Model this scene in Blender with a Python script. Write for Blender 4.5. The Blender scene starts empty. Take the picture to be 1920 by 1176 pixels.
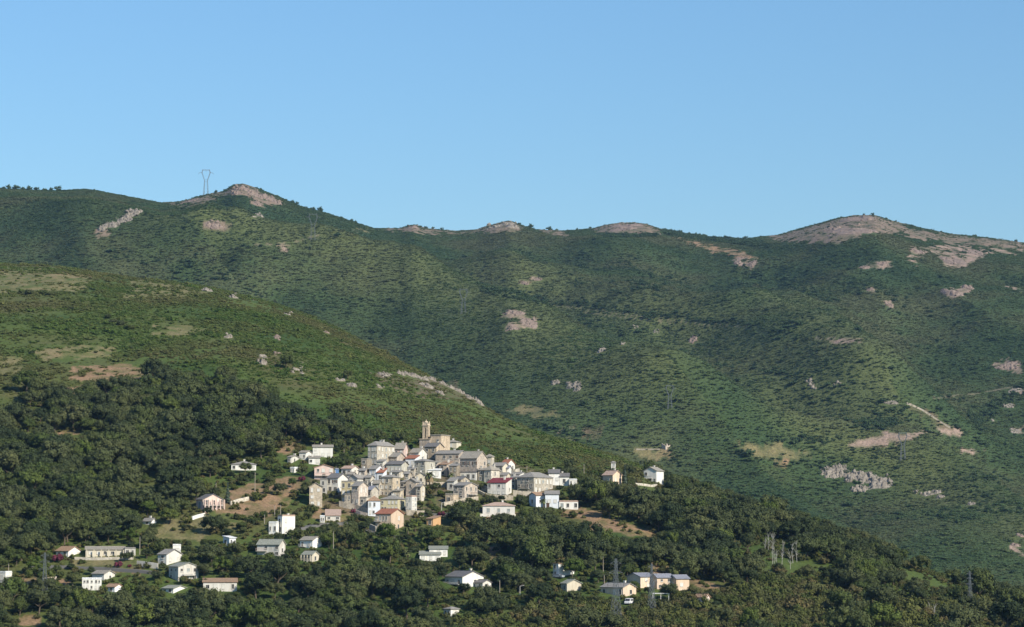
import bpy, bmesh, math, random
import numpy as np
from mathutils import Vector, Matrix

# ------------------------------------------------------------------ camera, sky, sun, exposure
S = bpy.context.scene
COL = S.collection
FPX, CX, CY, HOR = 5000.0, 960.0, 588.0, 1000.0       # focal length and frame of the photograph in its own pixels
PITCH = math.atan((HOR - CY) / FPX)
cam_data = bpy.data.cameras.new('camera')
cam_data.sensor_width = 36.0
cam_data.lens = 36.0 * FPX / 1920.0
cam_data.clip_start, cam_data.clip_end = 5.0, 40000.0
cam = bpy.data.objects.new('camera', cam_data)
cam.rotation_euler = (math.pi / 2 + PITCH, 0, 0)
COL.objects.link(cam)
S.camera = cam

SUN_EL, SUN_AZ = math.radians(33), math.radians(47)    # azimuth: from behind the camera towards the right
sun_dir = Vector((math.sin(SUN_AZ) * math.cos(SUN_EL), -math.cos(SUN_AZ) * math.cos(SUN_EL), math.sin(SUN_EL)))
world = bpy.data.worlds.new('World')
S.world = world
world.use_nodes = True
wn, wl = world.node_tree.nodes, world.node_tree.links
wn.clear()
sky = wn.new('ShaderNodeTexSky')
sky.sky_type = 'NISHITA'
sky.sun_disc = False
sky.sun_elevation = SUN_EL
sky.sun_rotation = math.atan2(sun_dir.x, sun_dir.y)
sky.altitude = 8000
sky.air_density = 4.2
sky.dust_density = 0.0
sky.ozone_density = 9.0
bg = wn.new('ShaderNodeBackground')
bg.inputs['Strength'].default_value = 0.102
wo = wn.new('ShaderNodeOutputWorld')
wl.new(sky.outputs[0], bg.inputs[0])
wl.new(bg.outputs[0], wo.inputs[0])

sun_data = bpy.data.lights.new('sun', 'SUN')
sun_data.energy = 5.0
sun_data.angle = math.radians(0.53)
sun_data.color = (1.0, 0.93, 0.80)
sun = bpy.data.objects.new('sun', sun_data)
sun.rotation_euler = sun_dir.to_track_quat('Z', 'Y').to_euler()
COL.objects.link(sun)

S.view_settings.view_transform = 'Standard'
S.view_settings.look = 'None'
S.view_settings.exposure = 0.42
S.view_settings.gamma = 1.0
S.view_settings.use_curve_mapping = False
S.cycles.max_bounces = 5
S.cycles.diffuse_bounces = 2
S.cycles.volume_bounces = 0
S.cycles.transparent_max_bounces = 8

RNG = np.random.default_rng(11)
random.seed(11)

# ------------------------------------------------------------------ projection helpers
CP, SP = math.cos(PITCH), math.sin(PITCH)
def uv(px, py):
    """pixel -> lateral and vertical slope of its line of sight (X/Y, Z/Y)"""
    dx, dy = (np.asarray(px, float) - CX) / FPX, (CY - np.asarray(py, float)) / FPX
    Y = CP - dy * SP
    return dx / Y, (SP + dy * CP) / Y
def project(X, Y, Z):
    d = Y * CP + Z * SP
    return CX + FPX * X / d, CY - FPX * (Z * CP - Y * SP) / d

# ------------------------------------------------------------------ noise
def _h(ix, iy, seed):
    n = (ix.astype(np.int64) * 374761393 + iy.astype(np.int64) * 668265263 + seed * 1442695041) & 0x7fffffff
    n = ((n ^ (n >> 13)) * 1274126177) & 0x7fffffff
    n = ((n ^ (n >> 16)) * 60493) & 0x7fffffff
    return (n & 0xffff) / 65535.0
def vnoise(x, y, seed=0):
    ix, iy = np.floor(x), np.floor(y)
    fx, fy = x - ix, y - iy
    fx, fy = fx * fx * (3 - 2 * fx), fy * fy * (3 - 2 * fy)
    a, b = _h(ix, iy, seed), _h(ix + 1, iy, seed)
    c, d = _h(ix, iy + 1, seed), _h(ix + 1, iy + 1, seed)
    return (a + (b - a) * fx) * (1 - fy) + (c + (d - c) * fx) * fy
def fbm(x, y, seed=0, oct=4):
    s, a, t = 0.0, 1.0, 0.0
    for k in range(oct):
        s = s + a * (vnoise(x * 2 ** k + 13.7 * k, y * 2 ** k + 7.1 * k, seed + k) * 2 - 1)
        t += a
        a *= 0.5
    return s / t
def ridged(x, y, seed=0, oct=3):
    s, a, t = 0.0, 1.0, 0.0
    for k in range(oct):
        s = s + a * (1 - np.abs(vnoise(x * 2 ** k + 5.3 * k, y * 2 ** k + 3.9 * k, seed + k) * 2 - 1) * 2)
        t += a
        a *= 0.5
    return s / t

# ------------------------------------------------------------------ terrain heights
def table(knots, smooth):
    k = np.array(knots, float)
    u, v = uv(k[:, 0], k[:, 1])
    us = np.linspace(-0.34, 0.34, 2721)
    vs, ys = np.interp(us, u, v), np.interp(us, u, k[:, 2])
    n = smooth
    if n > 1:
        ker = np.hanning(n + 2)[1:-1]; ker /= ker.sum()
        vs = np.convolve(np.pad(vs, n // 2, mode='edge'), ker, 'valid')[:len(us)]
    ker = np.hanning(163)[1:-1]; ker /= ker.sum()
    ys = np.convolve(np.pad(ys, 80, mode='edge'), ker, 'valid')[:len(us)]
    return us, vs, ys
HILL = table([(-700, 440, 1850), (-300, 470, 1800), (0, 495, 1760), (100, 500, 1740), (200, 515, 1720), (330, 530, 1690), (400, 541, 1670),
              (480, 560, 1650), (560, 585, 1620), (620, 610, 1600), (740, 672, 1540), (800, 705, 1510), (880, 746, 1460), (930, 776, 1420), (980, 800, 1390),
              (1080, 834, 1330), (1180, 864, 1290), (1260, 912, 1250), (1400, 956, 1190), (1560, 1010, 1130), (1700, 1060, 1090),
              (1800, 1099, 1060), (1920, 1136, 1030), (2150, 1195, 985), (2600, 1260, 950)], 61)
RIDGE = table([(-700, 380, 3700), (-200, 345, 3700), (0, 353, 3700), (60, 356, 3700), (120, 357, 3700), (160, 354, 3700), (200, 361, 3700), (300, 380, 3720), (340, 378, 3720),
               (380, 366, 3740), (420, 358, 3750), (438, 347, 3750), (455, 344, 3750), (480, 352, 3750), (520, 368, 3760), (560, 386, 3780), (620, 402, 3800),
               (660, 415, 3850), (700, 428, 3900), (750, 428, 3900), (775, 421, 3930), (800, 428, 3950), (860, 433, 3980), (895, 430, 4000), (930, 419, 4020), (955, 414, 4030),
               (975, 421, 4040), (1000, 430, 4050), (1060, 433, 4060), (1110, 428, 4080), (1150, 419, 4080), (1180, 417, 4080), (1210, 419, 4090), (1240, 430, 4090), (1300, 442, 4100),
               (1340, 447, 4100), (1400, 447, 4080), (1460, 440, 4060), (1520, 423, 4030), (1570, 409, 4000), (1600, 404, 4000), (1640, 403, 4000), (1670, 413, 4000), (1720, 426, 4000),
               (1780, 438, 4000), (1850, 445, 4000), (1920, 455, 4000), (2200, 470, 4000), (2700, 520, 4000)], 9)
Y0H, V0H = 860.0, float(uv(960, 1215)[1])

def hill_z(u, Y, detail=True):
    vc, Yc = np.interp(u, HILL[0], HILL[1]), np.interp(u, HILL[0], HILL[2])
    zc, z0 = vc * Yc, V0H * Y0H
    L = Yc - Y0H
    avg = (zc - z0) / L
    m0, m1 = avg * 1.15, vc
    t = np.clip((Y - Y0H) / L, 0, 1)
    z = (2 * t**3 - 3 * t**2 + 1) * z0 + (t**3 - 2 * t**2 + t) * L * m0 + (-2 * t**3 + 3 * t**2) * zc + (t**3 - t**2) * L * m1
    z = np.where(Y < Y0H, z0 + (Y - Y0H) * m0, z)
    b = np.maximum(Y - Yc, 0)
    z = np.where(Y > Yc, zc + vc * b - (0.42 + vc) * (np.sqrt(b * b + 130**2) - 130), z)
    if detail:
        X = u * Y
        env = np.clip(t * (1 - t) * 5, 0, 1)
        z = z + env * (3.2 * fbm(X / 90, Y / 90, 3, 3)) + 0.5 * fbm(X / 14, Y / 14, 9, 2)
    return np.maximum(z, -150)

SPURS = []          # (XY polyline, height, width, side valley depth)
YM, ZM = 1650.0, -78.0
def mount_z(u, Y, detail=True):
    vc, Yc = np.interp(u, RIDGE[0], RIDGE[1]), np.interp(u, RIDGE[0], RIDGE[2])
    zc = vc * Yc
    L = Yc - YM
    t = np.clip((Y - YM) / L, 0, 1)
    m0, m1 = 0.13, vc * 1.05
    z = (2 * t**3 - 3 * t**2 + 1) * ZM + (t**3 - 2 * t**2 + t) * L * m0 + (-2 * t**3 + 3 * t**2) * zc + (t**3 - t**2) * L * m1
    z = np.where(Y < YM, ZM + (Y - YM) * 0.01, z)
    b = np.maximum(Y - Yc, 0)
    z = np.where(Y > Yc, zc + vc * b - (0.45 + vc) * (np.sqrt(b * b + 60**2) - 60), z)
    if detail:
        X = u * Y
        env = np.clip(t * (1 - t) * 4.2, 0, 1) * np.clip((1 - t) * 9, 0, 1)
        w = 60 * fbm(X / 400, Y / 400, 21, 2)
        # gullies and ribs that run down the slope
        z = z + env * (24 * ridged((0.96 * X + 0.28 * Y + w) / 300, (0.96 * Y - 0.28 * X) / 1300, 31, 3) + 11 * fbm(X / 120, Y / 160, 41, 3))
        for P, h, wd, val in SPURS:
            d2 = np.full(np.shape(X * Y * 1.0), 1e12); sg = np.zeros_like(d2)
            for (x0, y0), (x1, y1) in zip(P[:-1], P[1:]):
                dx, dy = x1 - x0, y1 - y0
                q = np.clip(((X - x0) * dx + (Y - y0) * dy) / (dx * dx + dy * dy), 0, 1)
                ex, ey = X - x0 - q * dx, Y - y0 - q * dy
                dd = ex * ex + ey * ey
                m = dd < d2
                sg = np.where(m, np.sign(dx * ey - dy * ex), sg)     # + on the far side of the spur
                d2 = np.where(m, dd, d2)
            d = np.sqrt(d2) * sg
            z = z + env * (h * np.exp(-(d / np.where(d > 0, wd * 0.75, wd * 1.6))**2) - val * np.exp(-((d - wd * 1.7) / (wd * 0.9))**2))
        z = np.where(Y < Yc, np.minimum(z, Y * vc - 26 * (1 - t) ** 0.7), z)      # no spur tops the skyline
        z = z + 1.2 * fbm(X / 25, Y / 25, 51, 2) * np.clip((1 - t) * 20 + 0.3, 0, 1)
    return z

YALL = np.concatenate([np.arange(862, 1900, 1.0), np.arange(1900, 4400, 3.0)])
YH, YMT = YALL[YALL < 1900], YALL[YALL > 1655]
def ray(px, py, on=None, detail=True):
    """ground point seen at a pixel; on='hill' / 'mount' limits it to one surface"""
    u, v = (float(a) for a in uv(px, py))
    YS = YH if on == 'hill' else YMT if on == 'mount' else YALL
    uu = np.full_like(YS, u)
    if on == 'hill': z = hill_z(uu, YS, detail)
    elif on == 'mount': z = mount_z(uu, YS, detail)
    else: z = np.maximum(hill_z(uu, YS, detail), np.where(YS < 1650, -1e4, mount_z(uu, YS, detail)))
    g = z - v * YS
    hit = np.nonzero(g > 0)[0]
    if len(hit) == 0:
        k = int(np.argmax(g))
    else:
        k = int(hit[0])
    if k > 0 and g[k] > 0 and g[k - 1] < 0:
        f = -g[k - 1] / (g[k] - g[k - 1])
        Y = YS[k - 1] + f * (YS[k] - YS[k - 1])
    else:
        Y = YS[k]
    return Vector((u * Y, Y, v * Y if len(hit) else float(z[k])))

for pts, h, wd, val in [
        ([(300, 462), (440, 512), (600, 560), (707, 594), (850, 655), (1000, 725), (1110, 785), (1230, 850)], 80, 130, 45),
        ([(1010, 540), (1180, 590), (1325, 640), (1450, 700), (1560, 752), (1690, 825)], 52, 115, 30),
        ([(1440, 560), (1528, 633), (1600, 708), (1660, 760)], 26, 85, 14),
        ([(1560, 850), (1740, 880), (1860, 950), (1990, 1030)], 30, 80, 20),
        ([(1300, 860), (1480, 925), (1640, 985), (1780, 1045), (1900, 1100)], 12, 60, 8),
        ([(150, 410), (230, 470), (330, 540)], 16, 60, 22)]:
    P = [ray(x, y, 'mount', False) for x, y in pts]
    SPURS.append(([(p.x, p.y) for p in P], h, wd, val))

def spur_side(X, Y):
    """how far a mountain point lies in the hollow behind a spur (hollow) or on the spur's back (back), 0..1"""
    hollow, back = np.zeros(np.shape(X)), np.zeros(np.shape(X))
    for P, h, wd, val in SPURS:
        d2 = np.full(np.shape(X), 1e12); sg = np.zeros_like(d2)
        for (x0, y0), (x1, y1) in zip(P[:-1], P[1:]):
            dx, dy = x1 - x0, y1 - y0
            q = np.clip(((X - x0) * dx + (Y - y0) * dy) / (dx * dx + dy * dy), 0, 1)
            ex, ey = X - x0 - q * dx, Y - y0 - q * dy
            dd = ex * ex + ey * ey
            m = dd < d2
            sg = np.where(m, np.sign(dx * ey - dy * ex), sg); d2 = np.where(m, dd, d2)
        d = np.sqrt(d2) * sg / wd
        hollow = np.maximum(hollow, np.exp(-((d - 1.7) / 0.9)**2) * (h > 15))
        back = np.maximum(back, np.exp(-((d + 0.25) / 0.55)**2) * (h > 15))
    return hollow, back
def ground_z(X, Y):
    X, Y = np.asarray(X, float), np.asarray(Y, float)
    u = X / Y
    return np.maximum(hill_z(u, Y), mount_z(u, Y))

def link(o, parent=None):
    COL.objects.link(o)
    if parent is not None:
        o.parent = parent
    return o
def tag(o, label=None, cat=None, group=None, kind=None):
    if label: o['label'] = label
    if cat: o['category'] = cat
    if group: o['group'] = group
    if kind: o['kind'] = kind
    return o

# ------------------------------------------------------------------ zones of the ground, given as outlines in the photograph
def inpoly(px, py, poly):
    r = np.zeros(np.shape(px), bool)
    n = len(poly)
    for i in range(n):
        x0, y0 = poly[i]; x1, y1 = poly[(i + 1) % n]
        c = ((y0 > py) != (y1 > py)) & (px < (x1 - x0) * (py - y0) / (y1 - y0 + 1e-9) + x0)
        r ^= c
    return r
WOOD_TOP = [(-400, 736), (0, 754), (40, 738), (80, 732), (105, 746), (150, 764), (175, 744), (230, 738), (285, 724), (340, 728), (380, 721), (440, 730), (500, 760), (560, 784),
            (620, 802), (700, 816), (790, 832), (850, 856), (905, 884), (960, 890), (1060, 882), (1120, 888), (1180, 888), (1260, 905), (1400, 940), (1500, 960), (2500, 960)]
# soil showing through: (outline, colour id, strength)   colour ids: 0 earth, 1 dry grass, 2 bright grass, 3 pinkish stony ground
SOIL = [
    ([(372, 950), (430, 940), (440, 915), (490, 908), (545, 893), (572, 905), (540, 940), (505, 968), (480, 975), (420, 962), (385, 965)], 0),
    ([(352, 968), (430, 962), (478, 972), (450, 985), (410, 1000), (380, 1015), (330, 1010), (280, 1020), (300, 985)], 1),
    ([(395, 960), (440, 962), (475, 970), (450, 978), (390, 972)], 2),
    ([(520, 832), (535, 815), (562, 826), (556, 842), (545, 856), (520, 850)], 0),
    ([(110, 800), (150, 804), (152, 814), (105, 817)], 0), ([(55, 825), (78, 820), (80, 835), (50, 850)], 1),
    ([(96, 728), (160, 722), (168, 742), (140, 758), (118, 742)], 0), ([(190, 752), (270, 748), (268, 765), (195, 764)], 0),
    ([(1046, 955), (1090, 952), (1125, 962), (1150, 972), (1190, 985), (1240, 1005), (1220, 1013), (1160, 1000), (1110, 994), (1085, 975), (1050, 968)], 0),
    ([(1205, 985), (1240, 992), (1250, 1002), (1215, 998)], 0), ([(1215, 1062), (1232, 1050), (1250, 1063), (1300, 1080), (1358, 1103), (1335, 1108), (1290, 1100), (1210, 1085)], 0),
    ([(925, 1028), (940, 1024), (945, 1045), (925, 1062), (900, 1062)], 0), ([(905, 1066), (918, 1066), (916, 1092), (898, 1080)], 0),
    ([(900, 955), (975, 962), (975, 972), (915, 978)], 0), ([(30, 1158), (75, 1152), (80, 1172), (35, 1174)], 0),
    ([(1035, 1060), (1050, 1040), (1070, 1035), (1050, 1065)], 0), ([(990, 880), (1010, 884), (1005, 890), (985, 888)], 0),
    ([(1690, 1048), (1760, 1068), (1830, 1098), (1815, 1112), (1740, 1092), (1680, 1070)], 2), ([(1440, 1035), (1545, 1038), (1560, 1052), (1500, 1062)], 2),
    ([(140, 1045), (260, 1042), (262, 1060), (140, 1062)], 1), ([(40, 1085), (130, 1082), (130, 1095), (40, 1098)], 0), ([(215, 1062), (262, 1060), (262, 1078), (215, 1075)], 0),
    ([(1200, 905), (1265, 908), (1260, 922), (1195, 920)], 2), ([(595, 945), (660, 940), (690, 965), (640, 985), (590, 975)], 0), ([(1100, 968), (1130, 955), (1140, 968), (1110, 985)], 0),
    ([(575, 890), (640, 880), (678, 870), (690, 840), (790, 838), (880, 846), (960, 868), (1040, 884), (1046, 926), (960, 936), (900, 936), (860, 948), (790, 962), (760, 988), (700, 988), (640, 962), (610, 950), (580, 945)], 4),
    # open slope above the wood
    ([(-200, 500), (60, 505), (180, 520), (160, 545), (60, 550), (-200, 560)], 1), ([(95, 508), (180, 515), (170, 522), (100, 520)], 0), ([(250, 520), (400, 545), (330, 560), (230, 560)], 1),
    ([(285, 612), (340, 608), (390, 622), (340, 632), (290, 628)], 1), ([(60, 655), (220, 648), (215, 668), (80, 675)], 1), ([(130, 690), (230, 685), (290, 690), (260, 712), (140, 712)], 0),
    ([(-200, 670), (40, 668), (50, 700), (-200, 705)], 1), ([(90, 655), (115, 652), (112, 668), (90, 668)], 0),
    ([(690, 700), (860, 715), (880, 750), (760, 745)], 4),
    # far mountain
    ([(432, 346), (450, 343), (480, 352), (532, 380), (510, 386), (486, 372), (500, 388), (478, 386), (462, 368), (436, 366)], 5), ([(340, 376), (375, 368), (385, 378), (345, 386)], 5), ([(385, 415), (432, 418), (430, 435), (388, 433)], 5),
    ([(180, 430), (205, 428), (210, 440), (180, 448)], 5), ([(755, 428), (775, 419), (800, 428), (790, 434)], 5), ([(890, 430), (930, 418), (960, 412), (985, 428), (960, 436), (900, 437)], 5),
    ([(1105, 430), (1150, 417), (1215, 416), (1240, 430), (1235, 438), (1130, 438)], 5), ([(1010, 428), (1060, 433), (1070, 446), (1020, 440)], 5),
    ([(1480, 437), (1560, 412), (1600, 402), (1640, 402), (1700, 422), (1680, 440), (1640, 435), (1580, 455), (1520, 455)], 5), ([(1430, 446), (1500, 430), (1560, 420), (1540, 450), (1460, 454)], 5), ([(1690, 424), (1780, 440), (1860, 446), (1930, 457), (1930, 466), (1840, 462), (1750, 452), (1690, 440)], 5), ([(700, 430), (770, 424), (860, 433), (900, 432), (900, 438), (800, 438)], 5), ([(290, 380), (345, 378), (440, 350), (440, 362), (350, 386)], 5),
    ([(1700, 465), (1790, 458), (1850, 468), (1920, 458), (1920, 474), (1850, 478), (1810, 502), (1770, 500), (1760, 482), (1705, 476)], 3), ([(1610, 500), (1640, 490), (1680, 496), (1660, 505)], 3), ([(1700, 480), (1730, 478), (1725, 496), (1712, 494)], 3),
    ([(1760, 548), (1800, 540), (1828, 530), (1820, 548), (1790, 556)], 3), ([(1620, 540), (1640, 538), (1642, 548), (1625, 548)], 3), ([(1650, 560), (1675, 568), (1672, 578), (1650, 570)], 3), ([(1880, 535), (1920, 538), (1920, 545), (1885, 542)], 3),
    ([(1855, 682), (1890, 672), (1920, 680), (1920, 700), (1885, 698)], 3), ([(1885, 735), (1920, 722), (1920, 738), (1895, 740)], 3),
    ([(937, 590), (965, 580), (1000, 586), (1010, 612), (1002, 620), (980, 606), (970, 618), (950, 618), (958, 600)], 3), ([(978, 528), (1000, 520), (1020, 522), (1000, 532), (982, 536)], 3),
    ([(1520, 628), (1545, 636), (1620, 636), (1616, 642), (1540, 642)], 3), ([(1370, 490), (1385, 478), (1420, 495), (1415, 504), (1390, 496)], 3), ([(1260, 442), (1320, 458), (1380, 468), (1420, 485), (1400, 488), (1330, 468)], 0),
    ([(945, 768), (1010, 762), (1040, 772), (1060, 780), (1000, 780)], 1), ([(1050, 800), (1080, 803), (1070, 810), (1045, 808)], 3), ([(1045, 822), (1085, 820), (1085, 828), (1048, 828)], 1), ([(1090, 805), (1135, 802), (1130, 820), (1098, 822)], 4),
    ([(1380, 832), (1450, 832), (1530, 850), (1520, 862), (1440, 858), (1385, 845)], 1), ([(1383, 832), (1420, 836), (1425, 844), (1388, 842)], 0), ([(1450, 862), (1480, 860), (1475, 872), (1448, 870)], 0), ([(1190, 842), (1255, 845), (1258, 858), (1200, 860)], 1), ([(1235, 850), (1256, 846), (1258, 858), (1238, 858)], 0),
    ([(1590, 832), (1650, 812), (1695, 815), (1740, 805), (1735, 815), (1690, 832), (1640, 838)], 3), ([(1750, 800), (1800, 802), (1805, 815), (1755, 815)], 3), ([(1800, 845), (1840, 836), (1852, 848), (1820, 852)], 3), ([(1700, 760), (1740, 772), (1790, 805), (1740, 800)], 4),
    ([(1900, 1020), (1925, 1025), (1925, 1045), (1905, 1040)], 3), ([(1895, 800), (1920, 795), (1920, 815), (1905, 812)], 3), ([(650, 432), (700, 426), (705, 432), (655, 438)], 1), ([(520, 462), (540, 458), (548, 468), (530, 470)], 3),
]
TRACKS = [([(1030, 572), (1100, 580), (1160, 588), (1250, 600), (1330, 610), (1420, 612)], 1.6), ([(452, 460), (510, 458), (560, 452), (600, 440)], 1.4), ([(1700, 757), (1730, 770), (1760, 790), (1782, 803)], 1.1),
          ([(1090, 585), (1200, 598), (1260, 606)], 1.2), ([(1740, 748), (1790, 742), (1830, 738), (1900, 726)], 1.8), ([(1190, 842), (1250, 842)], 1.6)]
def line_dist(px, py, pts):
    d = np.full(np.shape(px), 1e9)
    for (x0, y0), (x1, y1) in zip(pts[:-1], pts[1:]):
        dx, dy = x1 - x0, y1 - y0
        q = np.clip(((px - x0) * dx + (py - y0) * dy) / (dx * dx + dy * dy), 0, 1)
        d = np.minimum(d, np.hypot(px - x0 - q * dx, (py - y0 - q * dy)))
    return d
def soil_masks(X, Y, Z, far):
    px, py = project(X, Y, Z)
    a = fbm(X / (9 if far else 4), Y / (14 if far else 5), 71, 3)
    b = fbm(X / (40 if far else 18), Y / (50 if far else 20), 75, 3)
    wx, wy = px + 12 * a + 9 * b, py + 8 * fbm(X / (10 if far else 5), Y / (14 if far else 6), 77, 3)
    out = [np.zeros(np.shape(X)) for _ in range(6)]
    for poly, c in SOIL:
        m = inpoly(wx, wy, poly)
        out[c] = np.where(m, np.clip(0.58 + 1.3 * a, 0, 1) if c in (3, 4) else np.clip(0.82 + 0.9 * a, 0, 1) if c == 5 else np.clip((0.58 if c == 1 else 0.72) + 1.0 * a, 0, 1), out[c])
    if far:
        for pts, w in TRACKS:
            m = line_dist(px, py, pts) < w * (0.75 + 0.5 * a)
            out[3] = np.where(m, 0.34, out[3])
    return out

# ------------------------------------------------------------------ material helpers
def new_mat(name):
    m = bpy.data.materials.new(name)
    m.use_nodes = True
    nt = m.node_tree
    b = nt.nodes['Principled BSDF']
    b.inputs['Roughness'].default_value = 0.9
    b.inputs['Specular IOR Level'].default_value = 0.15
    return m, nt, b
def node(nt, t, **kw):
    n = nt.nodes.new(t)
    for k, v in kw.items():
        setattr(n, k, v)
    return n
def mixc(nt, fac, a, b, blend='MIX'):
    n = nt.nodes.new('ShaderNodeMix')
    n.data_type = 'RGBA'; n.blend_type = blend
    for sock, val in ((n.inputs[0], fac), (n.inputs[6], a), (n.inputs[7], b)):
        if hasattr(val, 'is_output'):
            nt.links.new(val, sock)
        elif isinstance(val, (int, float)):
            sock.default_value = val
        else:
            sock.default_value = (*val, 1)
    return n.outputs[2]
def noise(nt, scale, detail=3, vec=None, rough=0.55):
    n = nt.nodes.new('ShaderNodeTexNoise')
    n.inputs['Scale'].default_value = scale
    n.inputs['Detail'].default_value = detail
    n.inputs['Roughness'].default_value = rough
    if vec is not None: nt.links.new(vec, n.inputs['Vector'])
    return n.outputs['Fac']
def ramp(nt, fac, stops):
    n = nt.nodes.new('ShaderNodeValToRGB')
    e = n.color_ramp.elements
    while len(e) < len(stops): e.new(0.5)
    for k, (p, c) in enumerate(stops):
        e[k].position = p
        e[k].color = (*c, 1) if len(c) == 3 else c
    nt.links.new(fac, n.inputs[0])
    return n.outputs[0]
def attr(nt, name, kind='GEOMETRY'):
    n = nt.nodes.new('ShaderNodeAttribute')
    n.attribute_name = name; n.attribute_type = kind
    return n
def geo_pos(nt):
    return nt.nodes.new('ShaderNodeNewGeometry').outputs['Position']

def ground_material(far):
    m, nt, b = new_mat('mountain_ground' if far else 'hill_ground')
    pos = geo_pos(nt)
    big = noise(nt, 0.006 if far else 0.012, 4, pos)
    mid = noise(nt, 0.05 if far else 0.1, 4, pos)
    fine = noise(nt, 0.5 if far else 0.9, 4, pos)
    c = ramp(nt, big, [(0.36, (0.036, 0.066, 0.024)), (0.52, (0.056, 0.088, 0.030)), (0.66, (0.088, 0.100, 0.042))] if far else
             [(0.36, (0.050, 0.084, 0.018)), (0.50, (0.088, 0.120, 0.028)), (0.60, (0.100, 0.112, 0.034)), (0.72, (0.125, 0.100, 0.046))])
    c = mixc(nt, mid, c, mixc(nt, 1.0, c, (0.7, 0.72, 0.66), 'MULTIPLY'))
    if far: c = mixc(nt, attr(nt, 'spur_back').outputs['Fac'], c, (0.088, 0.104, 0.036))      # thin grass on the spur backs, sunlit relief put into its paler colour
    for k, col in enumerate([(0.27, 0.172, 0.10), (0.19, 0.16, 0.075), (0.070, 0.098, 0.022), (0.30, 0.215, 0.165), (0.13, 0.10, 0.06), (0.215, 0.16, 0.115)]):
        a = attr(nt, 'soil%d' % k).outputs['Fac']
        c = mixc(nt, a, c, col)
    v = ramp(nt, fine, [(0.3, (0.62, 0.62, 0.62)), (0.7, (1.2, 1.2, 1.2))])
    c = mixc(nt, 1.0, c, v, 'MULTIPLY')
    nt.links.new(c, b.inputs['Base Color'])
    bump = nt.nodes.new('ShaderNodeBump')
    bump.inputs['Strength'].default_value = 0.7
    bump.inputs['Distance'].default_value = 2.0 if far else 0.6
    nt.links.new(noise(nt, 0.35 if far else 0.8, 4, pos), bump.inputs['Height'])
    nt.links.new(bump.outputs[0], b.inputs['Normal'])
    return m

def grid_mesh(name, us, Ys, zfun, far):
    U, YY = np.meshgrid(us, Ys)
    Z = zfun(U, YY)
    X = U * YY
    nu, ny = len(us), len(Ys)
    co = np.stack([X, YY, Z], -1).reshape(-1, 3)
    i = np.arange(nu * ny).reshape(ny, nu)
    f = np.stack([i[:-1, :-1], i[:-1, 1:], i[1:, 1:], i[1:, :-1]], -1).reshape(-1, 4)
    me = bpy.data.meshes.new(name)
    me.vertices.add(len(co)); me.vertices.foreach_set('co', co.ravel())
    me.loops.add(f.size); me.loops.foreach_set('vertex_index', f.ravel().astype(np.int32))
    me.polygons.add(len(f)); me.polygons.foreach_set('loop_start', np.arange(0, f.size, 4, dtype=np.int32))
    me.polygons.foreach_set('use_smooth', np.ones(len(f), bool))
    me.update(calc_edges=True)
    for k, m in enumerate(soil_masks(X, YY, Z, far)):
        at = me.attributes.new('soil%d' % k, 'FLOAT', 'POINT')
        at.data.foreach_set('value', m.ravel().astype(np.float32))
    if far:
        at = me.attributes.new('spur_back', 'FLOAT', 'POINT'); at.data.foreach_set('value', spur_side(X, YY)[1].ravel().astype(np.float32))
    o = bpy.data.objects.new(name, me)
    me.materials.append(ground_material(far))
    tag(link(o), kind='structure')
    return o
hill = grid_mesh('near_hillside', np.linspace(-0.26, 0.26, 620), np.concatenate([np.linspace(700, 860, 12), np.linspace(865, 1800, 330), np.linspace(1810, 2300, 40)]), hill_z, False)
mountain = grid_mesh('mountain', np.linspace(-0.27, 0.27, 640), np.concatenate([np.linspace(1200, 1700, 12), np.linspace(1710, 4120, 420), np.linspace(4130, 5000, 24)]), mount_z, True)
gm = bpy.data.meshes.new('ground')
gm.from_pydata([(-9000, -3000, -155), (9000, -3000, -155), (9000, 12000, -155), (-9000, 12000, -155)], [], [(0, 1, 2, 3)])
gm.materials.append(hill.data.materials[0])
tag(link(bpy.data.objects.new('ground', gm)), kind='structure')
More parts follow.
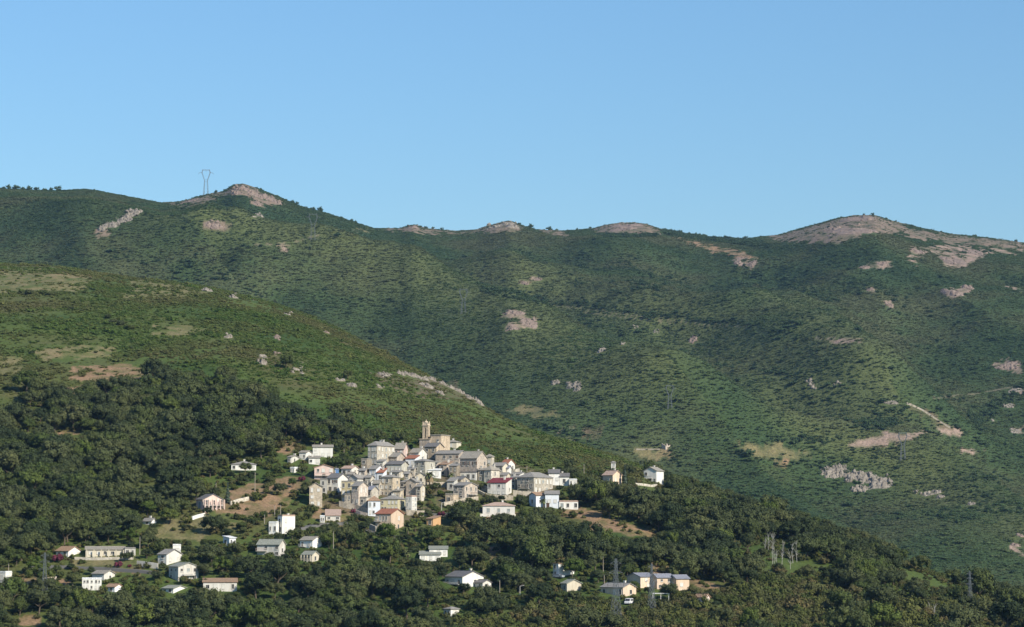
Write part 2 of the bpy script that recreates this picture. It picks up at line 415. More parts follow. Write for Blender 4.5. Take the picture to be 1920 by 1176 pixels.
# ------------------------------------------------------------------ building materials
MATS = {}
def plaster(key, col, stain=0.35, stone=False):
    m, nt, b = new_mat(key)
    tc = nt.nodes.new('ShaderNodeTexCoord')
    pos = tc.outputs['Object']
    mp = nt.nodes.new('ShaderNodeMapping'); nt.links.new(pos, mp.inputs[0])
    mp.inputs['Scale'].default_value = (1.0, 1.0, 0.22)                      # rain streaks run down the wall
    oi = nt.nodes.new('ShaderNodeObjectInfo')
    add = nt.nodes.new('ShaderNodeVectorMath'); add.operation = 'ADD'
    nt.links.new(mp.outputs[0], add.inputs[0])
    mul = nt.nodes.new('ShaderNodeVectorMath'); mul.operation = 'MULTIPLY'
    mul.inputs[1].default_value = (31, 17, 7)
    nt.links.new(oi.outputs['Random'], mul.inputs[0]); nt.links.new(mul.outputs[0], add.inputs[1])
    streak = noise(nt, 0.9, 4, add.outputs[0])
    blot = noise(nt, 0.28, 4, pos)
    c0 = tuple(col)
    dark = tuple(x * (1 - stain) * f for x, f in zip(col, (1.0, 0.94, 0.84)))
    c = mixc(nt, ramp(nt, streak, [(0.38, (0, 0, 0)), (0.68, (1, 1, 1))]), c0, dark)
    c = mixc(nt, ramp(nt, blot, [(0.4, (0, 0, 0)), (0.7, (1, 1, 1))]), c, tuple(x * (1 - stain * 0.6) for x in col))
    if stone:
        vor = nt.nodes.new('ShaderNodeTexVoronoi'); vor.inputs['Scale'].default_value = 1.7
        nt.links.new(pos, vor.inputs['Vector'])
        hsv = ramp(nt, vor.outputs['Color'], [(0.2, (0.80, 0.79, 0.78)), (0.8, (1.16, 1.14, 1.10))])
        c = mixc(nt, 1.0, c, hsv, 'MULTIPLY')
    c = mixc(nt, 1.0, c, ramp(nt, oi.outputs['Random'], [(0.0, (0.80, 0.79, 0.77)), (0.5, (0.96, 0.95, 0.93)), (1.0, (1.06, 1.06, 1.06))]), 'MULTIPLY')      # every house weathered differently
    nt.links.new(c, b.inputs['Base Color'])
    bump = nt.nodes.new('ShaderNodeBump'); bump.inputs['Strength'].default_value = 0.5 if stone else 0.2
    bump.inputs['Distance'].default_value = 0.12
    nt.links.new(noise(nt, 2.5, 3, pos), bump.inputs['Height']); nt.links.new(bump.outputs[0], b.inputs['Normal'])
    return m
for k, c, s, st in [('white', (0.80, 0.785, 0.74), 0.17, 0), ('offwhite', (0.68, 0.655, 0.60), 0.32, 0), ('cream', (0.66, 0.60, 0.48), 0.3, 0), ('pink', (0.70, 0.54, 0.48), 0.2, 0),
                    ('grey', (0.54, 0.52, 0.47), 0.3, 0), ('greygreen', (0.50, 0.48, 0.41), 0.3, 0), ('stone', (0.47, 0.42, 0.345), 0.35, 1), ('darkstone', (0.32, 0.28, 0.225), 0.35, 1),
                    ('tan', (0.52, 0.45, 0.35), 0.3, 1), ('pinkstone', (0.56, 0.49, 0.425), 0.3, 1), ('palestone', (0.58, 0.54, 0.465), 0.38, 1), ('ochre', (0.52, 0.45, 0.28), 0.3, 0),
                    ('yellow', (0.58, 0.53, 0.35), 0.3, 0), ('peach', (0.70, 0.55, 0.42), 0.2, 0), ('blue', (0.69, 0.72, 0.76), 0.16, 0), ('shadeblue', (0.10, 0.20, 0.40), 0.15, 0),  # both blues are white walls with their shade put into the colour
                    ('warm', (0.58, 0.48, 0.365), 0.35, 1), ('orange', (0.56, 0.35, 0.18), 0.25, 0)]:
    MATS[k] = plaster('wall_' + k, c, s, bool(st))
def roofmat(key, c1, c2):
    m, nt, b = new_mat(key)
    tc = nt.nodes.new('ShaderNodeTexCoord')
    n1 = noise(nt, 0.8, 4, tc.outputs['Object']); n2 = noise(nt, 3.5, 3, tc.outputs['Object'])
    c = mixc(nt, n1, c1, c2)
    c = mixc(nt, 1.0, c, ramp(nt, n2, [(0.3, (0.6, 0.6, 0.6)), (0.7, (1.3, 1.3, 1.3))]), 'MULTIPLY')
    nt.links.new(c, b.inputs['Base Color'])
    b.inputs['Roughness'].default_value = 0.75
    bump = nt.nodes.new('ShaderNodeBump'); bump.inputs['Strength'].default_value = 0.6; bump.inputs['Distance'].default_value = 0.15
    nt.links.new(n2, bump.inputs['Height']); nt.links.new(bump.outputs[0], b.inputs['Normal'])
    return m
MATS.update(slate=roofmat('roof_slate', (0.19, 0.178, 0.16), (0.29, 0.27, 0.24)), darkslate=roofmat('roof_dark_slate', (0.115, 0.11, 0.108), (0.19, 0.18, 0.17)),
            lauze=roofmat('roof_stone_slab', (0.22, 0.20, 0.165), (0.33, 0.295, 0.24)), red=roofmat('roof_red_tile', (0.25, 0.095, 0.06), (0.34, 0.15, 0.09)),
            crimson=roofmat('roof_crimson_sheet', (0.15, 0.03, 0.036), (0.21, 0.05, 0.05)), brown=roofmat('roof_brown_tile', (0.24, 0.155, 0.10), (0.36, 0.24, 0.155)),
            pinktile=roofmat('roof_pale_pink_tile', (0.36, 0.25, 0.19), (0.46, 0.34, 0.27)), bluegrey=roofmat('roof_bluegrey_slate', (0.16, 0.17, 0.20), (0.25, 0.25, 0.28)),
            greenroof=roofmat('roof_grey_green', (0.20, 0.21, 0.17), (0.30, 0.30, 0.25)), whiteroof=roofmat('roof_white_sheet', (0.6, 0.6, 0.58), (0.7, 0.7, 0.68)))
def flatmat(key, col, rough=0.6, spec=0.3, metal=0.0):
    m, nt, b = new_mat(key)
    tc = nt.nodes.new('ShaderNodeTexCoord')
    c = mixc(nt, noise(nt, 3.0, 2, tc.outputs['Object']), tuple(x * 0.85 for x in col), tuple(min(1, x * 1.12) for x in col))
    nt.links.new(c, b.inputs['Base Color'])
    b.inputs['Roughness'].default_value = rough
    b.inputs['Specular IOR Level'].default_value = spec
    b.inputs['Metallic'].default_value = metal
    return m
MATS.update(glass=flatmat('window_glass', (0.018, 0.02, 0.024), 0.12, 0.5), frame=flatmat('window_frame', (0.55, 0.52, 0.46)), shut_w=flatmat('pale_shutter', (0.62, 0.60, 0.54)),
            shut_g=flatmat('grey_green_shutter', (0.24, 0.27, 0.26)), shut_b=flatmat('brown_shutter', (0.10, 0.055, 0.035)), door=flatmat('door_wood', (0.09, 0.05, 0.03)),
            metal=flatmat('galvanised_steel', (0.13, 0.145, 0.155), 0.7, 0.2, 0.0), rail=flatmat('iron_rail', (0.03, 0.025, 0.025)), concrete=flatmat('concrete', (0.42, 0.39, 0.34), 0.9, 0.1),
            wood=flatmat('pole_wood', (0.36, 0.31, 0.25), 0.9, 0.1), rubber=flatmat('tyre_rubber', (0.02, 0.02, 0.02)), carwhite=flatmat('car_paint_white', (0.75, 0.75, 0.75), 0.25, 0.5),
            cargrey=flatmat('car_paint_grey', (0.30, 0.33, 0.37), 0.25, 0.5), bell=flatmat('bell_bronze', (0.13, 0.10, 0.05), 0.4, 0.5, 0.7))

# ------------------------------------------------------------------ mesh builder
class MB:
    def __init__(s): s.v, s.f = [], []
    def poly(s, pts):
        n = len(s.v); s.v += [tuple(p) for p in pts]; s.f.append(tuple(range(n, n + len(pts))))
    def box(s, x0, x1, y0, y1, z0, z1):
        n = len(s.v)
        s.v += [(x0, y0, z0), (x1, y0, z0), (x1, y1, z0), (x0, y1, z0), (x0, y0, z1), (x1, y0, z1), (x1, y1, z1), (x0, y1, z1)]
        s.f += [tuple(n + k for k in q) for q in ((3, 2, 1, 0), (4, 5, 6, 7), (0, 1, 5, 4), (1, 2, 6, 5), (2, 3, 7, 6), (3, 0, 4, 7))]
    def prism(s, pts, axis_pts):
        """closed solid between polygon pts and its shifted copy axis_pts"""
        n = len(s.v); k = len(pts)
        s.v += [tuple(p) for p in pts] + [tuple(p) for p in axis_pts]
        s.f.append(tuple(range(n, n + k))); s.f.append(tuple(range(n + 2 * k - 1, n + k - 1, -1)))
        for i in range(k):
            j = (i + 1) % k
            s.f.append((n + j, n + i, n + k + i, n + k + j))
    def bar(s, a, b, r, r2=None, sides=4):
        a, b = Vector(a), Vector(b)
        d = (b - a)
        if d.length < 1e-6: return
        q = d.normalized().to_track_quat('Z', 'Y')
        r2 = r if r2 is None else r2
        n = len(s.v)
        for P, rr in ((a, r), (b, r2)):
            for k in range(sides):
                t = 2 * math.pi * (k + 0.5) / sides
                s.v.append(tuple(P + q @ Vector((rr * math.cos(t), rr * math.sin(t), 0))))
        for k in range(sides):
            j = (k + 1) % sides
            s.f.append((n + k, n + j, n + sides + j, n + sides + k))
        s.f.append(tuple(range(n + sides - 1, n - 1, -1))); s.f.append(tuple(range(n + sides, n + 2 * sides)))
    def mesh(s, name, mat):
        me = bpy.data.meshes.new(name)
        me.from_pydata(s.v, [], s.f)
        bm = bmesh.new(); bm.from_mesh(me); bmesh.ops.recalc_face_normals(bm, faces=bm.faces); bm.to_mesh(me); bm.free()
        me.materials.append(mat if not isinstance(mat, str) else MATS[mat])
        return me
    def build(s, name, mat, parent=None, loc=None, rot=None):
        o = bpy.data.objects.new(name, s.mesh(name, mat))
        if loc is not None: o.location = loc
        if rot is not None: o.rotation_euler = rot
        return link(o, parent)

def empty(name, loc, rz=0.0):
    o = bpy.data.objects.new(name, None)
    o.location = loc; o.rotation_euler = (0, 0, rz); o.empty_display_size = 1
    return link(o)

KEEP = []           # (x0, x1, y0, y1, Y) parts of the picture that nothing nearer may hide
FOOT = []           # (X, Y, radius) ground taken by buildings
_wm = {}
def win_mesh(kind, w, h, mat):
    key = (kind, round(w, 2), round(h, 2), mat)
    if key not in _wm:
        mb = MB()
        if kind == 'window':
            t = 0.10
            mb.box(-w/2 - t, -w/2, -0.10, 0, -h/2 - t, h/2 + t); mb.box(w/2, w/2 + t, -0.10, 0, -h/2 - t, h/2 + t)
            mb.box(-w/2, w/2, -0.10, 0, h/2, h/2 + t); mb.box(-w/2 - 0.05, w/2 + 0.05, -0.20, 0, -h/2 - 0.22, -h/2 - t); mb.box(-w/2, w/2, -0.10, 0, -h/2 - t, -h/2)
            mb.box(-0.03, 0.03, -0.08, 0, -h/2, h/2)
        elif kind == 'pane': mb.box(-w/2, w/2, -0.04, 0.02, -h/2, h/2)
        elif kind == 'shutter': mb.box(-w/4, w/4, -0.09, -0.01, -h/2, h/2)
        elif kind == 'door': mb.box(-w/2, w/2, -0.08, 0.02, 0, h)
        _wm[key] = mb.mesh(kind, mat)
    return _wm[key]
def face_frame(face, w, d):
    if face == 'f': return lambda a: Vector((a - w/2, -d/2, 0)), 0.0, w
    if face == 'r': return lambda a: Vector((w/2, a - d/2, 0)), math.pi/2, d
    if face == 'l': return lambda a: Vector((-w/2, d/2 - a, 0)), -math.pi/2, d
def add_window(root, face, w, d, a, z, ww, wh, style):
    fr, rz, L = face_frame(face, w, d)
    p = fr(a); p.z = z
    o = bpy.data.objects.new('window', win_mesh('window', ww, wh, 'frame'))
    o.location = p; o.rotation_euler = (0, 0, rz)
    link(o, root)
    pm = {'d': 'glass', 's': 'glass', 'w': 'shut_w', 'g': 'shut_g', 'b': 'shut_b', 't': 'glass'}[style]
    link(bpy.data.objects.new('shutter' if pm != 'glass' else 'pane', win_mesh('pane', ww, wh, pm)), o)
    if style in 'st':
        for sx in (-1, 1):
            q = bpy.data.objects.new('shutter', win_mesh('shutter', ww, wh, 'shut_w' if style == 's' else 'shut_b'))
            q.location = (sx * (ww * 0.78), 0, 0)
            link(q, o)

def house(name, label, cat, xl, xc, xr, yt, yb, th, roof, rise, wall, rmat, f=None, r=None, l=None, depth=None, chim=0, group=None, balc=None, door=None, zbase=None, found=5.0, cols=None, ruin=False, ws=1.0):
    """a building from the two faces the photograph shows: corner at xc, faces out to xl and xr, eaves at yt, foot at yb, turned by th degrees"""
    th = th * 0.66 if 20 < th < 60 and name == 'village_house' else th
    P = ray(xc if th != 0 else (xl + xr) / 2, yb, None)
    s = (P.y * CP + P.z * SP) / FPX
    a = math.radians(abs(th))
    if th == 0 or xr == xc and th > 0:
        w, d = (xr - xl) * s / max(math.cos(a), 0.3), depth or 7.0
    elif th > 0:
        w, d = (xc - xl) * s / math.cos(a), (xr - xc) * s / math.sin(a)
    else:
        w, d = (xr - xc) * s / math.cos(a), (xc - xl) * s / math.sin(a)
    if depth: d = depth
    d = min(d, max(15.0, w * 1.3))
    h = (yb - yt) * s
    rz = -math.radians(th) - math.atan(P.x / P.y)
    R = Matrix.Rotation(rz, 3, 'Z')
    if th == 0: corner = Vector((0, -d/2, 0))
    elif th > 0: corner = Vector((w/2, -d/2, 0))
    else: corner = Vector((-w/2, -d/2, 0))
    loc = P - R @ corner
    root = tag(empty(name, loc, rz), label, cat, group)
    rs = rise * s
    mb = MB()
    ov, tk = 0.35, 0.22
    gx, gy = roof == 'gx', roof == 'gy'
    X0, X1, D0, D1 = -w/2, w/2, -d/2, d/2
    if gx:
        mb.prism([(X0, D0, -found), (X0, D1, -found), (X0, D1, h), (X0, 0, h + rs), (X0, D0, h)], [(X1, D0, -found), (X1, D1, -found), (X1, D1, h), (X1, 0, h + rs), (X1, D0, h)])
    elif gy:
        mb.prism([(X0, D0, -found), (X1, D0, -found), (X1, D0, h), (0, D0, h + rs), (X0, D0, h)], [(X0, D1, -found), (X1, D1, -found), (X1, D1, h), (0, D1, h + rs), (X0, D1, h)])
    elif roof == 'shed':
        mb.prism([(X0, D0, -found), (X0, D1, -found), (X0, D1, h + rs), (X0, D0, h)], [(X1, D0, -found), (X1, D1, -found), (X1, D1, h + rs), (X1, D0, h)])
    elif ruin:
        n = 7
        mb.box(X0, X1, D0, D1, -found, h * 0.7)
        for k in range(n):
            hh = h * (0.75 + 0.4 * random.random())
            mb.box(X0 + w * k / n, X0 + w * (k + 1) / n - 0.01, D0 + 0.01, D0 + 0.6, h * 0.69, hh)
            mb.box(X1 - 0.6, X1 - 0.01, D0 + 0.62 + (d - 0.62) * k / n, D0 + 0.62 + (d - 0.62) * (k + 1) / n - 0.02, h * 0.69, h * (0.75 + 0.4 * random.random()))
    else:
        mb.box(X0, X1, D0, D1, -found, h)
    mb.build('wall', wall, root)
    rb = MB()
    def slab(p0, p1, p2, p3):
        nrm = (Vector(p1) - Vector(p0)).cross(Vector(p3) - Vector(p0)).normalized()
        if nrm.z < 0: nrm = -nrm
        q = [Vector(p) + nrm * 0.02 for p in (p0, p1, p2, p3)]
        rb.prism(q, [p + nrm * tk for p in q])
    if gx:
        k = rs / (d / 2)
        slab((X0 - ov, D0 - ov, h - ov * k), (X1 + ov, D0 - ov, h - ov * k), (X1 + ov, 0.02, h + rs), (X0 - ov, 0.02, h + rs))
        slab((X0 - ov, D1 + ov, h - ov * k), (X1 + ov, D1 + ov, h - ov * k), (X1 + ov, -0.02, h + rs), (X0 - ov, -0.02, h + rs))
        rb.box(X0 - ov - 0.03, X1 + ov + 0.03, -0.16, 0.16, h + rs + tk - 0.04, h + rs + tk + 0.13)
    elif gy:
        k = rs / (w / 2)
        slab((X0 - ov, D0 - ov, h - ov * k), (X0 - ov, D1 + ov, h - ov * k), (0.02, D1 + ov, h + rs), (0.02, D0 - ov, h + rs))
        slab((X1 + ov, D0 - ov, h - ov * k), (X1 + ov, D1 + ov, h - ov * k), (-0.02, D1 + ov, h + rs), (-0.02, D0 - ov, h + rs))
        rb.box(-0.16, 0.16, D0 - ov - 0.03, D1 + ov + 0.03, h + rs + tk - 0.04, h + rs + tk + 0.13)
    elif roof == 'shed':
        k = rs / d
        slab((X0 - ov, D0 - ov, h - ov * k), (X1 + ov, D0 - ov, h - ov * k), (X1 + ov, D1 + ov, h + rs + ov * k), (X0 - ov, D1 + ov, h + rs + ov * k))
    elif roof == 'hip':
        m_ = min(w, d) / 2
        e = [(X0 - ov, D0 - ov), (X1 + ov, D0 - ov), (X1 + ov, D1 + ov), (X0 - ov, D1 + ov)]
        if w >= d: r0, r1 = (X0 + m_ * 0.95, 0), (X1 - m_ * 0.95, 0)
        else: r0, r1 = (0, D0 + m_ * 0.95), (0, D1 - m_ * 0.95)
        zt = h + rs
        n = len(rb.v)
        rb.v += [(x, y, h + 0.02) for x, y in e] + [(x, y, h + tk) for x, y in e] + [(*r0, zt + tk), (*r1, zt + tk)]
        q = [(3, 2, 1, 0), (0, 1, 5, 4), (1, 2, 6, 5), (2, 3, 7, 6), (3, 0, 4, 7)]
        q += [(4, 5, 9, 8), (5, 6, 9), (6, 7, 8, 9), (7, 4, 8)] if w >= d else [(4, 5, 8), (5, 6, 9, 8), (6, 7, 9), (7, 4, 8, 9)]
        rb.f += [tuple(n + i for i in t) for t in q]
    elif not ruin:
        pw = 0.3
        rb.box(X0 - 0.12, X1 + 0.12, D0 - 0.12, D1 + 0.12, h + 0.003, h + 0.16)
        rb.box(X0 + 0.02, X1 - 0.02, D0 + 0.02, D0 + pw, h + 0.17, h + 0.55); rb.box(X1 - pw, X1 - 0.02, D0 + pw + 0.01, D1 - 0.02, h + 0.17, h + 0.55)
        rb.box(X0 + 0.02, X0 + pw, D0 + pw + 0.01, D1 - 0.02, h + 0.17, h + 0.55)
    ro = rb.build('roof', rmat, root) if rb.f else None
    rnd = random.Random(hash((round(xl), round(yb))) & 0xffff)
    if chim == 0 and name == 'village_house' and roof in ('gx', 'gy', 'hip', 'shed') and rnd.random() < 0.6: chim = 1
    for k in range(chim):
        cb = MB()
        x, y = w * (rnd.uniform(-0.3, 0.32) if k == 0 else -0.3), d * (0.12 if roof != 'gx' else 0.1)
        z1 = h + rs + 0.9
        cb.box(x - 0.35, x + 0.35, y - 0.35, y + 0.35, h, z1); cb.box(x - 0.45, x + 0.45, y - 0.45, y + 0.45, z1 + 0.003, z1 + 0.14)
        cb.build('chimney', 'offwhite', ro or root)
    for face, spec in (('f', f), ('r', r), ('l', l)):
        if not spec: continue
        L = w if face in 'f' else d
        nc, nr, st = spec[:3]
        ww = min(1.05 * ws, L / nc * 0.45 * ws); wh = min(1.6 * ws, h / nr * 0.52 * ws)
        for j in range(nr):
            for i in range(nc):
                if rnd.random() < 0.13 and nc * nr > 3: continue
                z = h * (1 - (j + 0.5) / nr) + 0.1
                aa = L * (i + 0.5) / nc + rnd.uniform(-0.13, 0.13) * L / nc
                t = st[(j * nc + i) % len(st)]
                add_window(root, face, w, d, aa, z, ww * rnd.choice((0.75, 0.9, 1.0, 1.0, 1.1)), wh * rnd.choice((0.72, 0.9, 1.0, 1.08)), t)
    if door:
        fr, rz2, L = face_frame(door[0], w, d)
        p = fr(door[1] * L); p.z = 0.0
        o = bpy.data.objects.new('door', win_mesh('door', 1.2, 2.2, 'door')); o.location = p; o.rotation_euler = (0, 0, rz2); link(o, root)
    if balc:
        face, a0, a1, zf = balc[:4]
        fr, rz2, L = face_frame(face, w, d)
        p = fr((a0 + a1) / 2 * L); p.z = h * zf
        bw = (a1 - a0) * L
        b1 = MB(); b1.box(-bw/2, bw/2, -1.2, -0.01, -0.18, 0)
        bo = b1.build('balcony', 'concrete', root, p, (0, 0, rz2))
        b2 = MB(); b2.box(-bw/2, bw/2, -1.19, -1.13, 0.92, 1.0)
        for k in range(int(bw / 0.45) + 1): b2.box(-bw/2 + k * 0.45, -bw/2 + k * 0.45 + 0.05, -1.18, -1.14, 0.003, 0.915)
        b2.build('railing', balc[4] if len(balc) > 4 else 'rail', bo)
    if cols:
        face, n, z0, z1, out = cols
        fr, rz2, L = face_frame(face, w, d)
        for k in range(n):
            p = fr(L * (k + 0.15) / (n - 0.7)); p.z = 0
            cb = MB(); cb.box(-0.18, 0.18, -out - 0.18, -out + 0.18, z0 * h - (3 if z0 <= 0 else 0), z1 * h)
            cb.build('column', wall, root, p, (0, 0, rz2))
    pts = [project(*(loc + R @ Vector((x, y, z)))) for x in (X0, X1) for y in (D0, D1) for z in (h * 0.12, h + rs)]
    KEEP.append((min(p[0] for p in pts) - 1, max(p[0] for p in pts) + 1, min(p[1] for p in pts), yb - (yb - yt) * (0.12 if name == 'village_house' else 0.42), P.y))
    FOOT.append((loc.x, loc.y, max(w, d) * 0.62))
    return root
# ------------------------------------------------------------------ the village
VH = 'village_house'
def H(label, *a, name=VH, cat='house', **k): return house(name, label, cat, *a, **k)
# upper left
H('white two-storey house at upper left of the village, one dark window open', 586.5, 586.5, 624, 838.7, 857, 0, 'gx', 4, 'white', 'lauze', (3, 2, 'wdwwww'), depth=9, chim=1)
H('white annex stepping down left of the upper two-storey white house', 561, 574, 584, 849, 863, 30, 'gx', 3.5, 'white', 'lauze', (2, 1, 'wd'), (1, 1, 'w'))
H('low white lean-to with grey roof below the upper white house', 579, 579, 600, 859, 871, 0, 'shed', 4, 'white', 'lauze', (2, 1, 'dw'), depth=6)
H('small white cottage leftmost of the upper white houses', 539, 546, 560, 857.5, 869, 40, 'gx', 3, 'offwhite', 'lauze', (1, 1, 'd'), (1, 1, 'd'))
H('little white shed among trees left of the pink house', 544, 552, 563, 878, 887, 40, 'flat', 0, 'white', 'whiteroof', (2, 1, 'dd'))
H('pink house with a gabled front and long balcony rails', 589.5, 589.5, 625, 877, 899, 0, 'gy', 5.5, 'pink', 'brown', (3, 2, 'dwwwdw'), depth=10, balc=('f', 0.05, 0.95, 0.33), door=('f', 0.5))
H('small white house right of the pink house, its shade painted blue', 627, 629, 640, 880, 892, 20, 'flat', 0, 'shadeblue', 'bluegrey', (1, 1, 'd'), depth=4)  # blue wall colour stands for a white house in shade
H('white house with pinkish tile roof and bright gable near the wood', 640, 659, 673.5, 879, 892, 42, 'gx', 5, 'white', 'pinktile', (2, 1, 'dd'), (1, 1, 'd'), chim=1)
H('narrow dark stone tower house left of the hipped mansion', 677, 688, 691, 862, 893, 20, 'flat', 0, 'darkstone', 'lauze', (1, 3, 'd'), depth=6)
H('dark blue-grey house in shade beside the grey house', 600, 612.5, 612.5, 900, 926, 5, 'flat', 0, 'grey', 'slate', (1, 2, 'd'), depth=8)
H('grey house with white gable side below the pink house', 613, 633.5, 652, 896.5, 924, 40, 'gx', 8, 'offwhite', 'darkslate', (2, 2, 'dtdd'), (2, 1, 'ww'))
H('cream gable-fronted house with dark slate roof left of centre', 654, 670, 688, 897, 911, 45, 'gy', 6.5, 'offwhite', 'slate', (2, 1, 'dd'), (2, 1, 'ww'))
H('blue-shaded white house with slate roof below the stone mansion', 692, 705, 720, 880, 902, 42, 'gx', 7, 'blue', 'slate', (1, 2, 'wd'), (2, 2, 'wwdw'))
H('small house with a bright red roof patch against the blue-shaded white house', 707, 718.5, 722, 886.5, 905, 25, 'shed', 8, 'blue', 'red', (1, 1, 'd'), depth=5)
H('large stone mansion with hipped slate roof above the village', 689.6, 707, 740.6, 836, 873, 45, 'hip', 8, 'palestone', 'slate', (3, 3, 'wwwgww'), (5, 3, 'wwgww'), chim=2)
H('pinkish white house with grey roof right of the stone mansion', 740, 757, 765, 842, 868, 25, 'gx', 11, 'pink', 'lauze', (2, 2, 'dwww'), (1, 2, 'w'), chim=1)
H('stone row house with five dark windows under the mansion', 720.6, 744, 760, 857, 874, 42, 'gx', 8, 'pinkstone', 'slate', (5, 1, 'd'), (1, 1, 'w'))
H('grey house with tall white shutters in the village middle', 724, 753, 766, 871, 890, 30, 'gx', 6, 'greygreen', 'darkslate', (4, 1, 'w'), (1, 1, 'w'))
H('white gabled house with grey roof left of the church', 768, 785, 800, 849, 871, 45, 'gx', 8, 'offwhite', 'lauze', (2, 1, 'wd'), (1, 1, 'd'))
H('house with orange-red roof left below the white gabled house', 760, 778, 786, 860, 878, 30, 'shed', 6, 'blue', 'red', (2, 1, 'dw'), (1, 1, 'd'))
H('grey-green house with flat slate roof below the church', 776.5, 797, 816, 865, 895, 42, 'hip', 4, 'greygreen', 'slate', (2, 3, 'dddgdd'), (1, 2, 'd'))
H('warm stone house with slate roof directly under the bell tower', 796, 818, 832, 838, 862, 40, 'gx', 7, 'warm', 'darkslate', (2, 2, 'd'), (1, 1, 'd'))
H('low cream house with hipped roof right of the church', 835, 856, 858, 829.5, 841, 15, 'hip', 4, 'cream', 'lauze', (1, 1, 'w'), depth=8)
H('long stone house with slate roof below the church', 816.5, 861, 866, 851, 876, 18, 'gx', 6, 'pinkstone', 'slate', (4, 2, 'dddbdddd'), depth=9, chim=1)
H('narrow house with brown tile roof against the long stone house', 823.5, 838, 845, 871.5, 893, 30, 'shed', 6, 'pinkstone', 'brown', (1, 2, 'd'), depth=7)
H('big pinkish stone house with gable facing right in the village top', 862, 894, 913.5, 859.5, 898, 42, 'gx', 13, 'pinkstone', 'lauze', (3, 2, 'tttwww'), (2, 2, 'ddww'), chim=1)
H('pale cream house peeping out behind the big pinkish stone house', 910, 922, 926.5, 857, 874, 30, 'hip', 5, 'cream', 'lauze', (1, 1, 'w'), (1, 1, 'd'))
H('square yellowish stone house with a large side window', 907.5, 921, 937, 882, 908, 45, 'hip', 8, 'palestone', 'lauze', (1, 2, 'd'), (1, 2, 'dw'))
H('pale house with grey roof behind the square yellowish house', 923, 943, 946, 874, 898, 20, 'gx', 6, 'cream', 'slate', (2, 2, 'wd'), depth=7)
H('white gabled house with small red roof at village top right', 940, 951, 965.5, 870, 884, 48, 'gx', 8, 'white', 'red', (1, 1, 'd'), (2, 1, 'd'), chim=1)
H('small white house with blue-grey roof under the red-roofed gable', 943, 953.5, 955, 878.5, 897, 12, 'gx', 5, 'white', 'bluegrey', (1, 2, 'dg'), depth=6)
H('roofless pale stone building right of the small white house', 953, 966, 974.5, 879, 894, 35, 'ruin', 0, 'palestone', 'lauze', (1, 1, 'd'), ruin=True)
H('low white building with shallow gables behind the grey stone block', 956, 974, 988, 890, 902, 42, 'gx', 4, 'white', 'slate', (1, 1, 'd'), (1, 1, 'w'))
H('grey house with a dark crimson roof in the village centre right', 914, 948.5, 959.5, 905.5, 930, 25, 'shed', 9, 'offwhite', 'crimson', (4, 2, 'dwdwwwww'), (1, 1, 'd'), chim=1)
H('three-storey grey stone block with hipped roof and dark balcony', 969, 1001, 1041, 895.5, 926, 48, 'hip', 10, 'palestone', 'slate', (4, 3, 'ddddddbd'), (5, 2, 'wwgwww'), balc=('f', 0.2, 0.75, 0.34))
H('white house topmost of the three stepped white houses at right', 1029, 1029, 1049, 887.5, 910, 0, 'gx', 6.5, 'white', 'darkslate', (2, 1, 'dw'), depth=7, chim=1)
H('white house in the middle of the three stepped white houses', 1049.5, 1049.5, 1067, 894, 911, 0, 'gx', 6, 'white', 'darkslate', (1, 1, 'd'), depth=7)
H('flat white block lowest of the three stepped white houses', 1067.3, 1067.3, 1082, 900, 913, 0, 'flat', 0, 'white', 'whiteroof', (2, 1, 'dw'), depth=6)
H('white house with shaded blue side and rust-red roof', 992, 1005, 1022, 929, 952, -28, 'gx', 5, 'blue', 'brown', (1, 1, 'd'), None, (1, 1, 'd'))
H('blank blue-shaded white house with slate roof beside a palm', 1022.3, 1022.3, 1048, 927, 953, 0, 'gx', 6, 'blue', 'slate', (2, 1, 'ww'), depth=8, door=('f', 0.2))
H('low white flat building at the right end above the red earth bank', 1048.5, 1048.5, 1084, 941, 955, 0, 'flat', 0, 'white', 'pinktile', (3, 1, 'gdd'), depth=7)
H('white bungalow with pink hipped roof and three shuttered windows', 905, 905, 965.4, 949, 966, 0, 'hip', 6.5, 'white', 'pinktile', (3, 1, 'g'), depth=10, chim=1)
H('pinkish stone house with a small balcony in the lower village', 850, 871, 895.5, 911, 936, 42, 'gx', 6, 'pinkstone', 'slate', (2, 3, 'd'), (3, 2, 'dddddd'), balc=('r', 0.25, 0.85, 0.35))
H('low orange stone annex at the foot of the balcony house', 835, 850, 853, 927.5, 947, 20, 'flat', 0, 'warm', 'lauze', (1, 1, 'd'), depth=6)
H('stone gable house with dark roof behind the balcony house', 850, 864, 881, 900, 918, 45, 'gx', 6, 'stone', 'darkslate', (1, 1, 'd'), (1, 1, 'd'))
H('grey house with slate roof left behind the balcony house', 838, 851, 856, 903, 921, 25, 'shed', 7, 'grey', 'slate', (1, 1, 'd'), depth=6)
H('tall brown stone block with few windows in the village middle', 714, 736, 750, 895.5, 932, 38, 'hip', 5, 'tan', 'slate', (3, 3, 'wdwwwdbdb'), (1, 2, 'd'))
H('small yellowish stone house above the tall brown block', 731, 748, 759, 886, 898, 35, 'gx', 3, 'palestone', 'slate', (2, 1, 'd'), (1, 1, 'w'))
H('stone house with pointed front gable and sunlit cream side', 761, 780, 790, 904, 937, 32, 'gy', 6, 'pinkstone', 'slate', (1, 2, 'd'), (1, 3, 'w'))
H('narrow stone house wedged left of the pointed gable', 749.5, 761, 764, 905, 926, 20, 'shed', 4, 'stone', 'lauze', (1, 2, 'd'), depth=6, balc=('f', 0.1, 0.95, 0.3))
H('pinkish lean-to block in front of the pointed gable house', 762, 772.5, 791, 915, 935, 55, 'shed', 3, 'pinkstone', 'lauze', (1, 1, 'd'), (3, 2, 'w'))
